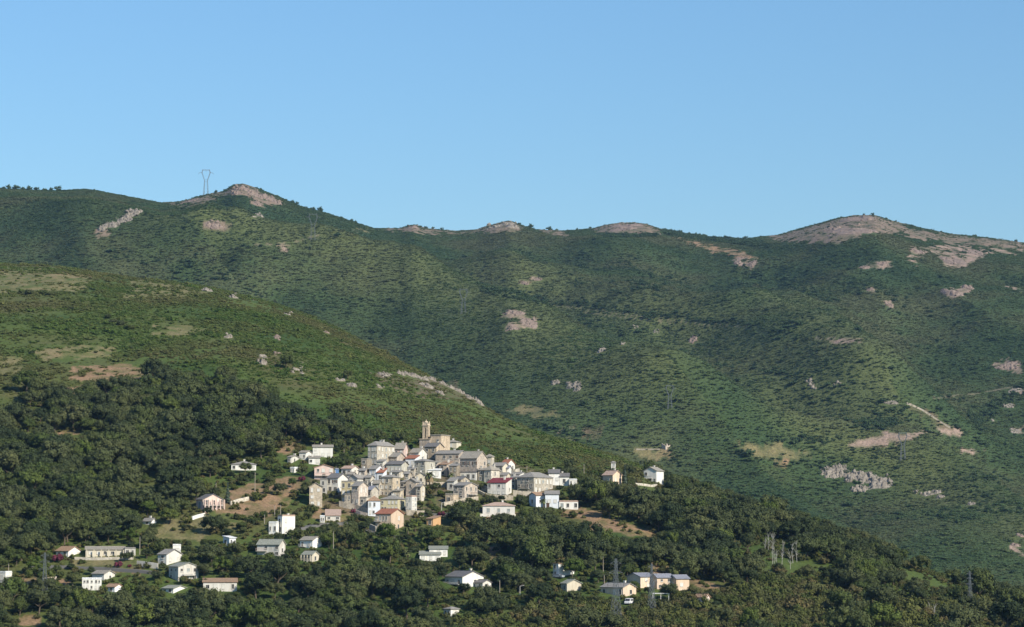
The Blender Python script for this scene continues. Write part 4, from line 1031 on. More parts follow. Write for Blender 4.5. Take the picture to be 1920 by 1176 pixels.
def outcrop(label, spots, size, mat='rock', on=None, seed=0, tall=1.0, name='rock_outcrop'):
    """spots: (px, py, half width px, half height px, count): angular rocks bedded into the slope, the biggest as single pieces, the rest as rubble"""
    rng = np.random.default_rng(900 + seed)
    items = []
    if on == 'hill': size *= 1.25
    for cx, cy, rx, ry, cnt in spots:
        KEEPR.append((cx - rx * 0.8, cx + rx * 0.8, cy - ry - 2, cy + ry * 0.7, float(ray(cx, cy + ry * 0.6, on).y)))
        for j in range(int(cnt * (1.1 if rx >= 8 else 2.2))):
            r, a = math.sqrt(rng.random()), rng.uniform(0, 6.283)
            p = np.array(ray(cx + rx * r * math.cos(a), cy + ry * r * math.sin(a), on))
            s = size * 0.62 * min(rng.lognormal(-0.2, 0.5), 1.7)
            sc = np.array([s * rng.uniform(0.8, 1.6), s * rng.uniform(0.6, 1.0), s * tall * rng.uniform(0.6, 1.2)])
            items.append((s, int(rng.integers(0, len(BOULD))), p, sc, rng.uniform(0, 6.283), rng.uniform(-.5, .5)))
    items.sort(key=lambda t: -t[0])
    base = items[0][2]
    root = tag(empty(name, base), label, 'rocks')
    zoff = 0.1 if 'cliff' in label else -0.2
    nbig = min(8, max(3, len(items) // 4))
    Vs, Fs, n = [], [], 0
    for i, (s, k, p, sc, th, tl) in enumerate(items):
        M = np.array(Matrix.Rotation(th, 3, 'Z') @ Matrix.Rotation(tl, 3, 'X'))
        if i < nbig:
            o = bpy.data.objects.new('rock', boulder_mesh(k, mat))
            o.location = p - base + [0, 0, zoff * s]; o.scale = sc; o.rotation_euler = (tl, 0, th)
            link(o, root)
        else:
            v, f = BOULD[k]
            Vs.append((v * sc) @ M.T + p + [0, 0, zoff * s] - base); Fs.append(f + n); n += len(v)
    for cx, cy, rx, ry, cnt in spots:
        if rx >= 8:
            link(bpy.data.objects.new('crag', crag_mesh(cx, cy, rx, ry, size * (1.9 if 'cliff' in label else 1.15), on, base, mat, rng)), root)
    if Vs:
        o = link(bpy.data.objects.new('rubble', np_mesh('rubble', np.concatenate(Vs), np.concatenate(Fs), MATS[mat])), root)
        o['kind'] = 'stuff'
    return root
OUT = [
    ('pale craggy rock crowning the left peak of the skyline', [(452, 352, 16, 5, 16), (475, 362, 12, 6, 12), (500, 370, 16, 6, 14), (520, 379, 10, 4, 8), (442, 360, 8, 6, 6)], 4.2, 'pinkrock', 'mount'),
    ('reddish scree tongue below the left peak', [(482, 378, 9, 9, 12)], 3.0, 'pinkrock', 'mount'),
    ('small white rocks below the left peak', [(486, 403, 9, 3, 9), (478, 407, 5, 2, 4)], 2.4, 'rock', 'mount'),
    ('large grey-white crag on the left mountain slope', [(248, 402, 18, 6, 18), (232, 412, 16, 6, 14), (210, 422, 14, 6, 9), (190, 430, 8, 5, 5)], 4.2, 'rock', 'mount'),
    ('scattered pinkish rocks below the left pylon', [(400, 422, 18, 8, 14)], 2.6, 'pinkrock', 'mount'),
    ('low rocks on the saddle under the left pylon', [(360, 374, 18, 4, 9)], 2.4, 'pinkrock', 'mount'),
    ('small rocky knob on the left-centre skyline', [(775, 424, 12, 3, 8)], 3.0, 'pinkrock', 'mount'),
    ('white pointed crag in the middle of the skyline', [(952, 418, 16, 4, 16), (960, 423, 14, 5, 10), (925, 424, 14, 4, 8)], 4.0, 'rock', 'mount'),
    ('flat rocky dome right of the white crag on the skyline', [(1180, 421, 34, 4, 16), (1170, 430, 26, 4, 10)], 3.2, 'pinkrock', 'mount'),
    ('rocky crown of the right-hand summit', [(1610, 409, 32, 6, 26), (1600, 430, 50, 10, 30), (1560, 425, 20, 8, 10)], 3.4, 'pinkrock', 'mount'),
    ('pale scree patch right below the right-hand summit', [(1790, 488, 24, 9, 26), (1830, 474, 20, 5, 8)], 3.0, 'pinkrock', 'mount'),
    ('pink rocks in the scrub left of the pale scree patch', [(1655, 495, 12, 5, 9), (1622, 502, 11, 3, 6), (1722, 472, 14, 4, 6)], 2.8, 'pinkrock', 'mount'),
    ('slanting band of pink rock on the upper right slope', [(1790, 550, 22, 5, 12), (1815, 538, 11, 5, 8)], 3.0, 'pinkrock', 'mount'),
    ('small pink rocks under the right-hand summit slope', [(1632, 543, 8, 3, 4), (1668, 572, 8, 4, 5)], 2.6, 'pinkrock', 'mount'),
    ('rocks along the ridge shoulder left of the right-hand summit', [(1382, 492, 8, 5, 7), (1412, 494, 9, 6, 7)], 2.6, 'pinkrock', 'mount'),
    ('pair of low rocks above the pinkish scree patch', [(985, 532, 8, 3, 5), (1008, 524, 9, 3, 6)], 2.6, 'pinkrock', 'mount'),
    ('large pinkish scree patch in the middle of the mountain', [(965, 586, 22, 5, 18), (990, 606, 18, 10, 20), (962, 616, 14, 3, 8)], 2.6, 'pinkrock', 'mount'),
    ('leaning pale rock slab right of the scree patch', [(1232, 623, 6, 6, 6)], 2.6, 'rock', 'mount'),
    ('small pale rock left of the leaning slab', [(1192, 613, 6, 3, 4)], 2.2, 'rock', 'mount'),
    ('round pink boulder cluster on the spur', [(1299, 637, 9, 7, 12)], 2.4, 'pinkrock', 'mount'),
    ('small white rocks below the leaning slab', [(1169, 644, 6, 3, 5)], 2.0, 'rock', 'mount'),
    ('low white rocks left below the leaning slab', [(1128, 657, 9, 4, 7)], 2.2, 'rock', 'mount'),
    ('grey-white crag in the middle of the lower mountain', [(1075, 722, 14, 6, 14), (1082, 730, 8, 5, 8), (1042, 718, 9, 4, 6)], 2.4, 'rock', 'mount'),
    ('twin upright white rocks on the right slope', [(1517, 717, 4, 6, 5), (1526, 724, 5, 7, 6)], 2.4, 'rock', 'mount'),
    ('single pale boulder right of the twin rocks', [(1570, 719, 7, 5, 6)], 2.2, 'rock', 'mount'),
    ('big white cliff on the right below the terraced fields', [(1556, 886, 18, 12, 10), (1573, 878, 14, 6, 6), (1580, 888, 16, 9, 5), (1605, 890, 24, 10, 8), (1630, 898, 24, 12, 6), (1652, 905, 28, 14, 10), (1612, 918, 16, 6, 8), (1590, 905, 7, 6, 5)], 2.6, 'rock', 'mount'),
    ('string of white rocks right of the big cliff', [(1748, 926, 22, 3, 12), (1716, 924, 5, 3, 4), (1764, 932, 8, 3, 5)], 1.7, 'rock', 'mount'),
    ('small white rocks below the string of rocks', [(1822, 943, 8, 5, 7), (1772, 942, 4, 2, 2)], 1.4, 'rock', 'mount'),
    ('white boulder standing alone at the right edge slope', [(1862, 785, 5, 5, 4)], 2.2, 'rock', 'mount'),
    ('pink scree at the right edge of the mountain', [(1890, 686, 24, 9, 22)], 2.4, 'pinkrock', 'mount'),
    ('pale ledge of rock at the right edge above the fields', [(1905, 732, 16, 5, 10)], 2.2, 'rock', 'mount'),
    ('pale stones at the lower right edge of the mountain', [(1912, 1000, 8, 8, 8), (1905, 1022, 10, 4, 5)], 1.6, 'pinkrock', 'mount'),
    ('small stony mound at the top of the field walls', [(1672, 755, 14, 4, 9)], 2.0, 'rock', 'mount'),
    ('stones among the scrub right of the field walls', [(1905, 808, 12, 6, 7), (1890, 760, 14, 6, 6)], 1.9, 'rock', 'mount'),
    ('chain of white crags at the end of the near ridge', [(850, 722, 12, 5, 12), (862, 729, 12, 6, 12), (875, 736, 13, 6, 14), (888, 744, 12, 6, 14), (899, 752, 8, 7, 12)], 1.7, 'rock', 'hill'),
    ('broken rocks along the upper edge of the near ridge', [(780, 704, 14, 5, 10), (752, 698, 9, 6, 8), (766, 701, 9, 4, 7), (796, 708, 10, 5, 8), (812, 710, 9, 4, 6), (832, 716, 10, 4, 8)], 1.4, 'rock', 'hill'),
    ('scattered rocks below the upper edge of the near ridge', [(720, 702, 13, 5, 9), (800, 724, 14, 3, 9), (826, 736, 9, 4, 7), (714, 725, 6, 3, 4)], 1.3, 'rock', 'hill'),
    ('bright white crag on the near slope left of a dark tree', [(492, 676, 10, 8, 14)], 1.7, 'rock', 'hill'),
    ('tall white crag right of the dark tree on the near slope', [(566, 692, 5, 11, 12), (550, 696, 4, 5, 4)], 1.6, 'rock', 'hill'),
    ('pale rocks behind the dark tree on the near slope', [(518, 665, 7, 4, 6)], 1.5, 'pinkrock', 'hill'),
    ('curved white rock edge low on the near slope', [(660, 722, 10, 4, 9), (638, 712, 7, 3, 5)], 1.4, 'rock', 'hill'),
    ('pale boulder at the crest of the near slope', [(541, 588, 6, 4, 6)], 1.5, 'rock', 'hill'),
    ('pinkish boulder on the near slope below the crest', [(612, 621, 6, 4, 6), (520, 634, 6, 4, 5)], 1.5, 'pinkrock', 'hill'),
    ('flat pale rocks in the middle of the near slope', [(428, 631, 10, 3, 7)], 1.3, 'rock', 'hill'),
    ('row of little white rocks along the hill crest', [(390, 543, 12, 4, 7), (440, 556, 9, 4, 5), (480, 562, 6, 4, 4)], 1.4, 'rock', 'hill'),
    ('single white rock at the edge of the wood', [(398, 715, 4, 4, 3)], 1.6, 'rock', 'hill'),
    ('white rock in the clearing at the far left', [(36, 816, 5, 3, 3)], 1.4, 'rock', 'hill'),
]
for k, (lab, spots, size, mat, on) in enumerate(OUT):
    outcrop(lab, spots, size, mat, on, k, 1.5 if 'cliff' in lab else 1.0)

# ------------------------------------------------------------------ steel pylons
def pylon(label, px, ytop, ybot, kind, on=None, rz=0.0, thick=1.0):
    P = ray(px, ybot, on)
    s = P.y / FPX
    h = (ybot - ytop) * s
    root = tag(empty('pylon', P, rz), label, 'pylon')
    t = 0.10 * thick
    body, arms, ins = MB(), MB(), MB()
    def lattice(mb, z0, z1, w0, w1, n, x0=0.0, x1=0.0):
        for k in range(n):
            a, b = k / n, (k + 1) / n
            za, zb = z0 + (z1 - z0) * a, z0 + (z1 - z0) * b
            wa, wb = w0 + (w1 - w0) * a, w0 + (w1 - w0) * b
            xa, xb = x0 + (x1 - x0) * a, x0 + (x1 - x0) * b
            ca = [(xa + sx * wa, sy * wa, za) for sx, sy in ((-1, -1), (1, -1), (1, 1), (-1, 1))]
            cb = [(xb + sx * wb, sy * wb, zb) for sx, sy in ((-1, -1), (1, -1), (1, 1), (-1, 1))]
            for i in range(4):
                j = (i + 1) % 4
                mb.bar(ca[i], cb[i], t * 1.3); mb.bar(ca[i], cb[j], t * 0.8); mb.bar(ca[j], cb[i], t * 0.8); mb.bar(cb[i], cb[j], t * 0.7)
    if kind == 'mast':
        lattice(body, -1.5, h * 0.62, h * 0.075, h * 0.028, 7)
        lattice(body, h * 0.62, h, h * 0.028, h * 0.012, 5)
        for zf, L in ((0.64, 0.13), (0.79, 0.11), (0.92, 0.085)):
            for sx in (-1, 1):
                z = h * zf
                arms.bar((sx * h * 0.02, 0, z), (sx * h * L, 0, z + h * 0.015), t); arms.bar((sx * h * 0.02, 0, z + h * 0.045), (sx * h * L, 0, z + h * 0.015), t)
                ins.bar((sx * h * L, 0, z + h * 0.015), (sx * h * L, 0, z - h * 0.03), t * 1.2)
    else:                                                     # cat-head pylon: two legs, a waist, a spreading head
        wz = h * 0.56
        for sx in (-1, 1):
            lattice(body, -1.5, wz, h * 0.028, h * 0.014, 6, sx * h * 0.085, sx * h * 0.05)
            lattice(body, wz, h * 0.86, h * 0.014, h * 0.014, 4, sx * h * 0.05, sx * h * 0.155)
            lattice(body, h * 0.86, h * 0.985, h * 0.014, h * 0.012, 2, sx * h * 0.155, sx * h * 0.13)
            arms.bar((sx * h * 0.15, 0, h * 0.87), (sx * h * 0.28, 0, h * 0.855), t * 1.3); arms.bar((sx * h * 0.15, 0, h * 0.9), (sx * h * 0.28, 0, h * 0.855), t * 1.2)
            ins.bar((sx * h * 0.28, 0, h * 0.855), (sx * h * 0.28, 0, h * 0.80), t * 1.3)
        for z in (0.955, 0.99): arms.bar((-h * 0.14, 0, h * z), (h * 0.14, 0, h * z), t * 1.4)
        for k in range(8): arms.bar((-h * 0.14 + k * h * 0.035, 0, h * 0.955), (-h * 0.14 + (k + 1) * h * 0.035, 0, h * 0.99), t)
        for z in (0.52, 0.60): arms.bar((-h * 0.055, 0, h * z), (h * 0.055, 0, h * z), t)
        ins.bar((0, 0, h * 0.955), (0, 0, h * 0.90), t * 1.3)
    body.build('lattice_body', 'metal', root); arms.build('crossarm', 'metal', root); ins.build('insulator', 'rail', root)
    return root
pylon('steel lattice pylon rising from the wood at the bottom centre-right', 1155, 1049, 1182, 'mast', 'hill', 0.5, 0.45)
pylon('steel lattice pylon in front of the peach apartment blocks', 1222, 1058, 1150, 'mast', 'hill', 0.5, 0.5)
pylon('faint lattice pylon at the far left among the houses', 83, 1037, 1125, 'mast', 'hill', 0.4, 0.38)
pylon('lattice pylon in the scrub near the lower right corner', 1819, 1072, 1140, 'mast', 'hill', 0.5, 0.42)
pylon('cat-headed pylon standing against the sky left of the peak', 386, 317, 366, 'cat', 'mount', 0.1, 1.30)
pylon('grey cat-headed pylon below the left peak against the slope', 587, 400, 450, 'cat', 'mount', 0.1, 0.65)
pylon('faint cat-headed pylon in the middle of the mountain', 869, 541, 588, 'cat', 'mount', 0.1, 0.65)
pylon('pale cat-headed pylon on the slope above the spur house', 1256, 722, 766, 'cat', 'mount', 0.1, 0.65)
pylon('cat-headed pylon above the big white cliff', 1693, 811, 862, 'cat', 'mount', 0.1, 0.75)

# ------------------------------------------------------------------ poles, lamps, walls, carport, van
def pole(label, px, ytop, ybot, r=0.13, mat='wood', arm=False, name='utility_pole', cat='pole'):
    P = ray(px, ybot, 'hill'); s = P.y / FPX; h = (ybot - ytop) * s
    root = tag(empty(name, P), label, cat)
    mb = MB(); mb.bar((0, 0, -0.8), (0, 0, h), r, r * 0.7, 8); mb.build('post', mat, root)
    if arm:
        mb = MB(); mb.box(-0.9, 0.9, -0.06, 0.06, h - 0.5, h - 0.36); mb.build('crossarm', mat, root)
    else:
        mb = MB(); mb.bar((0, 0, h + 0.003), (0, 0, h + 0.25), r * 0.9, r * 0.5, 6); mb.build('cap', 'metal', root)
    KEEP.append((px - 1.5, px + 1.5, ytop, ybot - 8, P.y))
for a in [('tall wooden pole on the earth terraces left of the village', 478, 886, 927), ('slender pole behind the pediment villa', 405, 906, 924), ('pole on the left above the tall cubic house', 515, 949, 968), ('pole on the right above the tall cubic house', 526, 948, 967),
          ('short pole left of the tall cubic house', 496, 966, 982), ('wooden pole in the wood below the low pinkish roof', 625, 998, 1033), ('pole beside the long low house at left', 262, 1008, 1040), ('pole on the house at the left edge', 16, 1058, 1076),
          ('pole above the house behind the steel pylon', 1133, 1079, 1098), ('tall thin pole in the trees above the pylon', 1131, 1045, 1072), ('white pole right of the broad bright gable', 937, 1089, 1112), ('pole behind the big white cubic house group', 645, 833, 852),
          ('pale pole above the grey stone block', 988, 874, 888), ('pole in the trees right of the stepped houses', 1095, 871, 888)]:
    pole(*a)
def lamp(label, px, ytop, ybot):
    P = ray(px, ybot, 'hill'); s = P.y / FPX; h = (ybot - ytop) * s
    root = tag(empty('street_lamp', P), label, 'street lamp')
    mb = MB(); mb.bar((0, 0, -0.5), (0, 0, h), 0.10, 0.07, 8); mb.build('post', 'shut_w', root)
    mb = MB(); mb.bar((0, 0, h - 0.06), (1.1, 0, h + 0.1), 0.06, 0.05, 6); mb.build('arm', 'shut_w', root)
    mb = MB(); mb.box(0.9, 1.5, -0.14, 0.14, h + 0.16, h + 0.28); mb.build('lamp_head', 'shut_w', root)
    KEEP.append((px - 1, px + 6, ytop, ybot - 2, P.y))
lamp('white street lamp in the dark street below the village', 828, 943, 957)
lamp('street lamp with a pale globe in the lower wood', 975, 1099, 1116)

def wall_line(label, pts, height, mat, name='terrace_wall', thick=0.5, on='hill', cat='wall'):
    P = [ray(x, y, on) for x, y in pts]
    Q = []
    for a, b in zip(P[:-1], P[1:]):
        n = max(1, int((b - a).length / 4))
        Q += [a.lerp(b, k / n) for k in range(n)]
    Q.append(P[-1])
    for q in Q: q.z = float(ground_z(q.x, q.y))
    base = Q[0].copy()
    mb = MB()
    tops = []
    for a, b in zip(Q[:-1], Q[1:]):
        d = (b - a); d.z = 0
        if d.length < 1e-3: continue
        nrm = Vector((-d.y, d.x, 0)).normalized() * thick / 2
        A, B = a - base, b - base
        dn = Vector((0, 0, -2.0)); up = Vector((0, 0, height))
        mb.prism([A - nrm + dn, A + nrm + dn, A + nrm + up, A - nrm + up], [B - nrm + dn, B + nrm + dn, B + nrm + up, B - nrm + up])
    o = mb.build(name, mat, None, base)
    return tag(o, label, cat, kind='thing')
wall_line('pale terrace wall in front of the lone white spur house', [(1178, 908), (1200, 910), (1222, 913), (1245, 913), (1262, 911)], 0.9, 'palestone')
wall_line('white garden wall below the pediment villa', [(360, 975), (372, 971), (384, 968)], 1.3, 'white')
wall_line('stone retaining wall beside the villa drive', [(432, 947), (448, 942), (466, 938)], 1.4, 'palestone')
wall_line('roadside retaining wall with pinkish face at the far left', [(70, 1099), (88, 1097), (106, 1095)], 2.6, 'pinkstone')
wall_line('long low garden wall below the long low house', [(140, 1049), (190, 1050), (250, 1049)], 0.9, 'palestone')
wall_line('white terrace wall beside the split-level house', [(257, 1062), (275, 1064), (296, 1067)], 2.0, 'offwhite')
wall_line('curved dry stone wall across the far right fields', [(1700, 757), (1730, 770), (1760, 790), (1782, 803)], 1.3, 'stone', on='mount', name='dry_stone_wall', thick=1.4)
wall_line('low dry stone wall beside the ruined farmhouse', [(1192, 843), (1215, 843), (1238, 843)], 0.8, 'stone', on='mount', name='dry_stone_wall', thick=1.2)
wall_line('white terrace wall below the pink-roofed bungalow', [(900, 968), (930, 969), (966, 969)], 1.0, 'offwhite')
wall_line('stone wall winding below the crimson-roofed house', [(896, 924), (908, 930), (918, 934)], 1.3, 'cream')
wall_line('sloping pinkish ramp wall below the slim tower house', [(664, 962), (676, 966), (688, 969)], 1.4, 'pinkstone')
wall_line('garden wall left of the cream red-roofed house', [(693, 994), (700, 997), (705, 999)], 2.4, 'palestone')

for a in [('stone terrace wall under the tall palm', [(798, 912), (820, 914), (846, 914)], 2.2), ('stone terrace wall left below the hipped blue-shaded white house', [(668, 958), (682, 962), (692, 966)], 2.4), ('stone terrace wall between balcony house and crimson roof', [(896, 918), (906, 920), (915, 922)], 2.2),
          ('stone terrace wall below the ochre house', [(636, 950), (650, 953), (662, 955)], 2.2), ('stone terrace wall below the grey stone block', [(962, 930), (980, 932), (1000, 933)], 2.4), ('stone terrace wall right below the white three-storey house', [(762, 966), (780, 968), (800, 968)], 2.2),
          ('stone terrace wall below the orange stone annex', [(832, 951), (860, 946), (896, 940)], 2.0), ('stone terrace wall below the crimson-roofed house', [(914, 936), (938, 938), (962, 938)], 2.0)]:
    wall_line(a[0], a[1], a[2], 'stone')

MATS['asphalt'] = flatmat('worn_asphalt', (0.13, 0.125, 0.118), 0.95, 0.1)
def lane(pts, width):
    P = [ray(x, y, 'hill') for x, y in pts]
    Q = []
    for a, b in zip(P[:-1], P[1:]):
        n = max(1, int((b - a).length / 3)); Q += [a.lerp(b, k / n) for k in range(n)]
    Q.append(P[-1])
    V, F = [], []
    for i, q in enumerate(Q):
        d = Q[min(i + 1, len(Q) - 1)] - Q[max(i - 1, 0)]; d.z = 0; d.normalize()
        nn = Vector((-d.y, d.x, 0)) * width / 2
        zc = float(hill_z(np.array(q.x / q.y), np.array(q.y))) + 0.45
        for e in (q - nn, q + nn): V.append((e.x, e.y, zc))
        for e in (q - nn * 1.15, q + nn * 1.15): V.append((e.x, e.y, zc - 2.5))
    for i in range(len(Q) - 1):
        a, b = 4 * i, 4 * i + 4
        F += [(a, b, b + 1, a + 1), (a + 2, b + 2, b, a), (a + 1, b + 1, b + 3, a + 3)]
    me = bpy.data.meshes.new('lane'); me.from_pydata(V, [], F); me.materials.append(MATS['asphalt'])
    tag(link(bpy.data.objects.new('lane', me)), kind='structure')
lane([(60, 1062), (130, 1063), (200, 1066), (250, 1070), (300, 1076)], 4.2)
lane([(556, 992), (596, 984), (640, 982), (672, 982), (700, 1000), (760, 1008)], 4.2)
lane([(800, 964), (830, 966), (880, 958), (905, 955)], 3.6)

def carport():
    P = ray(1240, 1124, 'hill'); s = P.y / FPX
    root = tag(empty('carport', P, -0.15), 'white flat-roofed carport below the apartment blocks', 'carport')
    w = 32 * s
    mb = MB(); mb.box(-w / 2, w / 2, -2.2, 2.2, 2.0, 2.2); mb.build('roof', 'white', root)
    for x in (-0.46, 0.0, 0.46):
        for y in (-1.9, 1.9):
            mb = MB(); mb.box(w * x - 0.1, w * x + 0.1, y - 0.1, y + 0.1, -1.0, 1.997); mb.build('post', 'white', root)
    KEEP.append((1222, 1256, 1112, 1124, P.y)); FOOT.append((P.x, P.y, 4))
carport()
def van(label, px, py, rz, paint, L=4.6, W=1.85, Hh=2.0):
    P = ray(px, py, 'hill')
    root = tag(empty('parked_van', P, rz), label, 'van')
    mb = MB()
    prof = [(-L/2, 0.35), (L/2, 0.35), (L/2, 0.95), (L/2 - 0.75, 1.1), (L/2 - 1.35, Hh - 0.05), (-L/2 + 0.1, Hh), (-L/2, 1.0)]
    mb.prism([(x, -W/2, z) for x, z in prof], [(x, W/2, z) for x, z in prof])
    mb.build('body', paint, root)
    ws = MB(); a, b = Vector((L/2 - 0.72, 0, 1.16)), Vector((L/2 - 1.28, 0, Hh - 0.15))
    ws.prism([(a.x + .03, -W/2 + .12, a.z), (a.x + .03, W/2 - .12, a.z), (b.x + .03, W/2 - .15, b.z), (b.x + .03, -W/2 + .15, b.z)], [(a.x + .06, -W/2 + .12, a.z + .02), (a.x + .06, W/2 - .12, a.z + .02), (b.x + .06, W/2 - .15, b.z + .02), (b.x + .06, -W/2 + .15, b.z + .02)])
    ws.build('windscreen', 'glass', root)
    for sy in (-1, 1):
        for x0, x1 in ((-L/2 + 0.4, -0.35), (-0.2, L/2 - 1.45)):
            g = MB(); y0, y1 = sorted((sy * (W/2 + 0.003), sy * (W/2 + 0.02))); g.box(x0, x1, y0, y1, 1.15, Hh - 0.22); g.build('side_window', 'glass', root)
        for x in (-L/2 + 0.9, L/2 - 0.95):
            wh = MB(); wh.bar((x, sy * (W/2 - 0.18), 0.33), (x, sy * (W/2 + 0.03), 0.33), 0.34, 0.34, 14); wo_ = wh.build('wheel', 'rubber', root)
            hb = MB(); hb.bar((x, sy * (W/2 + 0.032), 0.33), (x, sy * (W/2 + 0.05), 0.33), 0.18, 0.18, 10); hb.build('rim', 'metal', wo_)
        hl = MB(); y0, y1 = sorted((sy * W * 0.28, sy * W * 0.44)); hl.box(L/2 + 0.003, L/2 + 0.03, y0, y1, 0.68, 0.86); hl.build('headlight', 'shut_w', root)
    KEEP.append((px - 9, px + 9, py - 12, py - 1, P.y)); FOOT.append((P.x, P.y, 2.5))
van('white van parked under the house behind the steel pylon', 1179, 1133, -1.9, 'carwhite')
van('grey car parked beside the bright green tree', 1047, 1084, -0.6, 'cargrey', 4.2, 1.75, 1.5)

# open ground that stays in view
for x0, x1, y0, y1 in [(1062, 1110, 960, 976), (1095, 1165, 972, 992), (1160, 1235, 986, 1006), (1232, 1248, 1056, 1076), (1295, 1350, 1088, 1103), (300, 470, 968, 1010), (400, 480, 925, 962), (470, 560, 903, 950), (520, 556, 822, 852), (112, 150, 803, 815), (1200, 1260, 910, 918),
                       (1700, 1750, 1058, 1080), (1745, 1800, 1075, 1098), (1455, 1550, 1041, 1056), (925, 942, 1028, 1045), (145, 255, 1046, 1058), (40, 75, 1155, 1170), (600, 650, 950, 966), (218, 260, 1063, 1073)]:
    p = ray((x0 + x1) / 2, y1, 'hill')
    KEEP.append((x0, x1, y0, y1, p.y))
# ------------------------------------------------------------------ palms, bare trunks, conifer, flowering bushes
def palm_parts(seed, h, n, L, droop=0.9):
    rnd = random.Random(seed)
    tr = MB()
    for k in range(6):
        tr.bar((0.05 * math.sin(k), 0, -0.8 + (h + 0.8) * k / 6), (0.05 * math.sin(k + 1), 0, -0.8 + (h + 0.8) * (k + 1) / 6), 0.30 - 0.012 * k + 0.02 * (k % 2), 0.27 - 0.012 * k, 8)
    V, F = [], []
    for i in range(n):
        a = i * 2.39996 + rnd.uniform(-.2, .2)
        e = rnd.uniform(-0.35, 1.25)
        d = Vector((math.cos(a), math.sin(a), 0))
        side = Vector((-math.sin(a), math.cos(a), 0))
        p = Vector((0, 0, h)); el = e
        pts = []
        for k in range(6):
            pts.append(p.copy())
            p = p + (d * math.cos(el) + Vector((0, 0, math.sin(el)))) * (L / 5)
            el -= droop * (0.25 + 0.08 * k)
        for k in range(5):
            w = 0.62 * L * 0.28 * (1 - abs(k - 1.5) / 4.2)
            w2 = 0.62 * L * 0.28 * (1 - abs(k + 1 - 1.5) / 4.2)
            up = Vector((0, 0, 0.28))
            b = len(V)
            V += [pts[k], pts[k] + side * w - up * w, pts[k + 1] + side * w2 - up * w2, pts[k + 1], pts[k] - side * w - up * w, pts[k + 1] - side * w2 - up * w2]
            F += [(b, b + 1, b + 2, b + 3), (b, b + 3, b + 5, b + 4)]
    cm = bpy.data.meshes.new('palm_crown'); cm.from_pydata([tuple(v) for v in V], [], F); cm.materials.append(LEAF['palm'])
    return tr.mesh('palm_trunk', 'bark'), cm
def palm(label, px, py, h, L, n=34, skirt=False, seed=1):
    P = ray(px, py, 'hill')
    tm, cm = palm_parts(seed, h, n, L)
    r = tag(empty('palm_tree', P), label, 'palm tree')
    link(bpy.data.objects.new('trunk', tm), r); link(bpy.data.objects.new('crown', cm), r)
    if skirt:
        V, F = [], []
        rnd = random.Random(seed)
        for i in range(40):
            a = i * 2.39996; d = Vector((math.cos(a), math.sin(a), 0)); sd = Vector((-math.sin(a), math.cos(a), 0)) * 0.3
            p0 = Vector((0, 0, h - 0.2)) + d * 0.2; p1 = p0 + d * rnd.uniform(0.9, 1.5) + Vector((0, 0, -0.5)); p2 = p1 + d * 0.25 + Vector((0, 0, -rnd.uniform(1.2, 2.4)))
            b = len(V); V += [p0 - sd, p0 + sd, p1 + sd, p1 - sd, p2 + sd * .6, p2 - sd * .6]; F += [(b, b + 1, b + 2, b + 3), (b + 3, b + 2, b + 4, b + 5)]
        m = bpy.data.meshes.new('dry_fronds'); m.from_pydata([tuple(v) for v in V], [], F); m.materials.append(LEAF['dry'])
        link(bpy.data.objects.new('dry_frond_skirt', m), r)
    s = P.y / FPX
    KEEP.append((px - L * 0.5 / s, px + L * 0.5 / s, py - (h + L * 0.4) / s, py - h * 0.4 / s, P.y))
palm('tall palm with a skirt of dry fronds beside the cream gable house', 805, 916, 5.2, 3.2, 40, True, 1)
palm('pale green palm right of the cream red-roofed house', 765, 1002, 2.6, 3.0, 34, False, 2)
palm('dark palm in front of the blank blue-shaded white house', 1019, 957, 3.6, 2.0, 26, False, 3)
palm('small palm in the dark garden beside the narrow brown-roofed house', 846, 900, 2.0, 1.9, 28, False, 4)
palm('spiky pale palm in the wood below the red-roofed house', 764, 1045, 1.4, 2.3, 30, False, 5)
palm('small palm in the lower garden right of the tall white house', 790, 958, 1.6, 1.8, 26, False, 6)

def bare_trunk(label, px, ytop, ybot, seed, group):
    P = ray(px, ybot, 'hill'); s = P.y / FPX; h = (ybot - ytop) * s
    rnd = random.Random(seed)
    mb = MB()
    p = Vector((0, 0, -0.5)); r = 0.12
    pts = [p]
    for k in range(6):
        q = Vector((pts[-1].x + rnd.uniform(-.18, .18), pts[-1].y + rnd.uniform(-.18, .18), -0.5 + (h + 0.5) * (k + 1) / 6))
        pts.append(q)
    for k in range(6): mb.bar(pts[k], pts[k + 1], r * (1 - k / 7), r * (1 - (k + 1) / 7), 6)
    tk_ = mb.mesh('bare_trunk', palebark)
    br = MB()
    for k in range(14):
        a = rnd.uniform(0, 6.28); i = rnd.randint(2, 5)
        e = pts[i] + Vector((math.cos(a) * rnd.uniform(.5, 1.2), math.sin(a) * .8, rnd.uniform(0.6, 2.2)))
        br.bar(pts[i], e, 0.06, 0.025, 4)
    root = tag(empty('bare_tree', P), label, 'bare tree', group)
    link(bpy.data.objects.new('trunk', tk_), root); link(bpy.data.objects.new('branches', br.mesh('branches', palebark)), root)
    KEEP.append((px - 2, px + 2, ytop, ybot - (ybot - ytop) * 0.2, P.y))
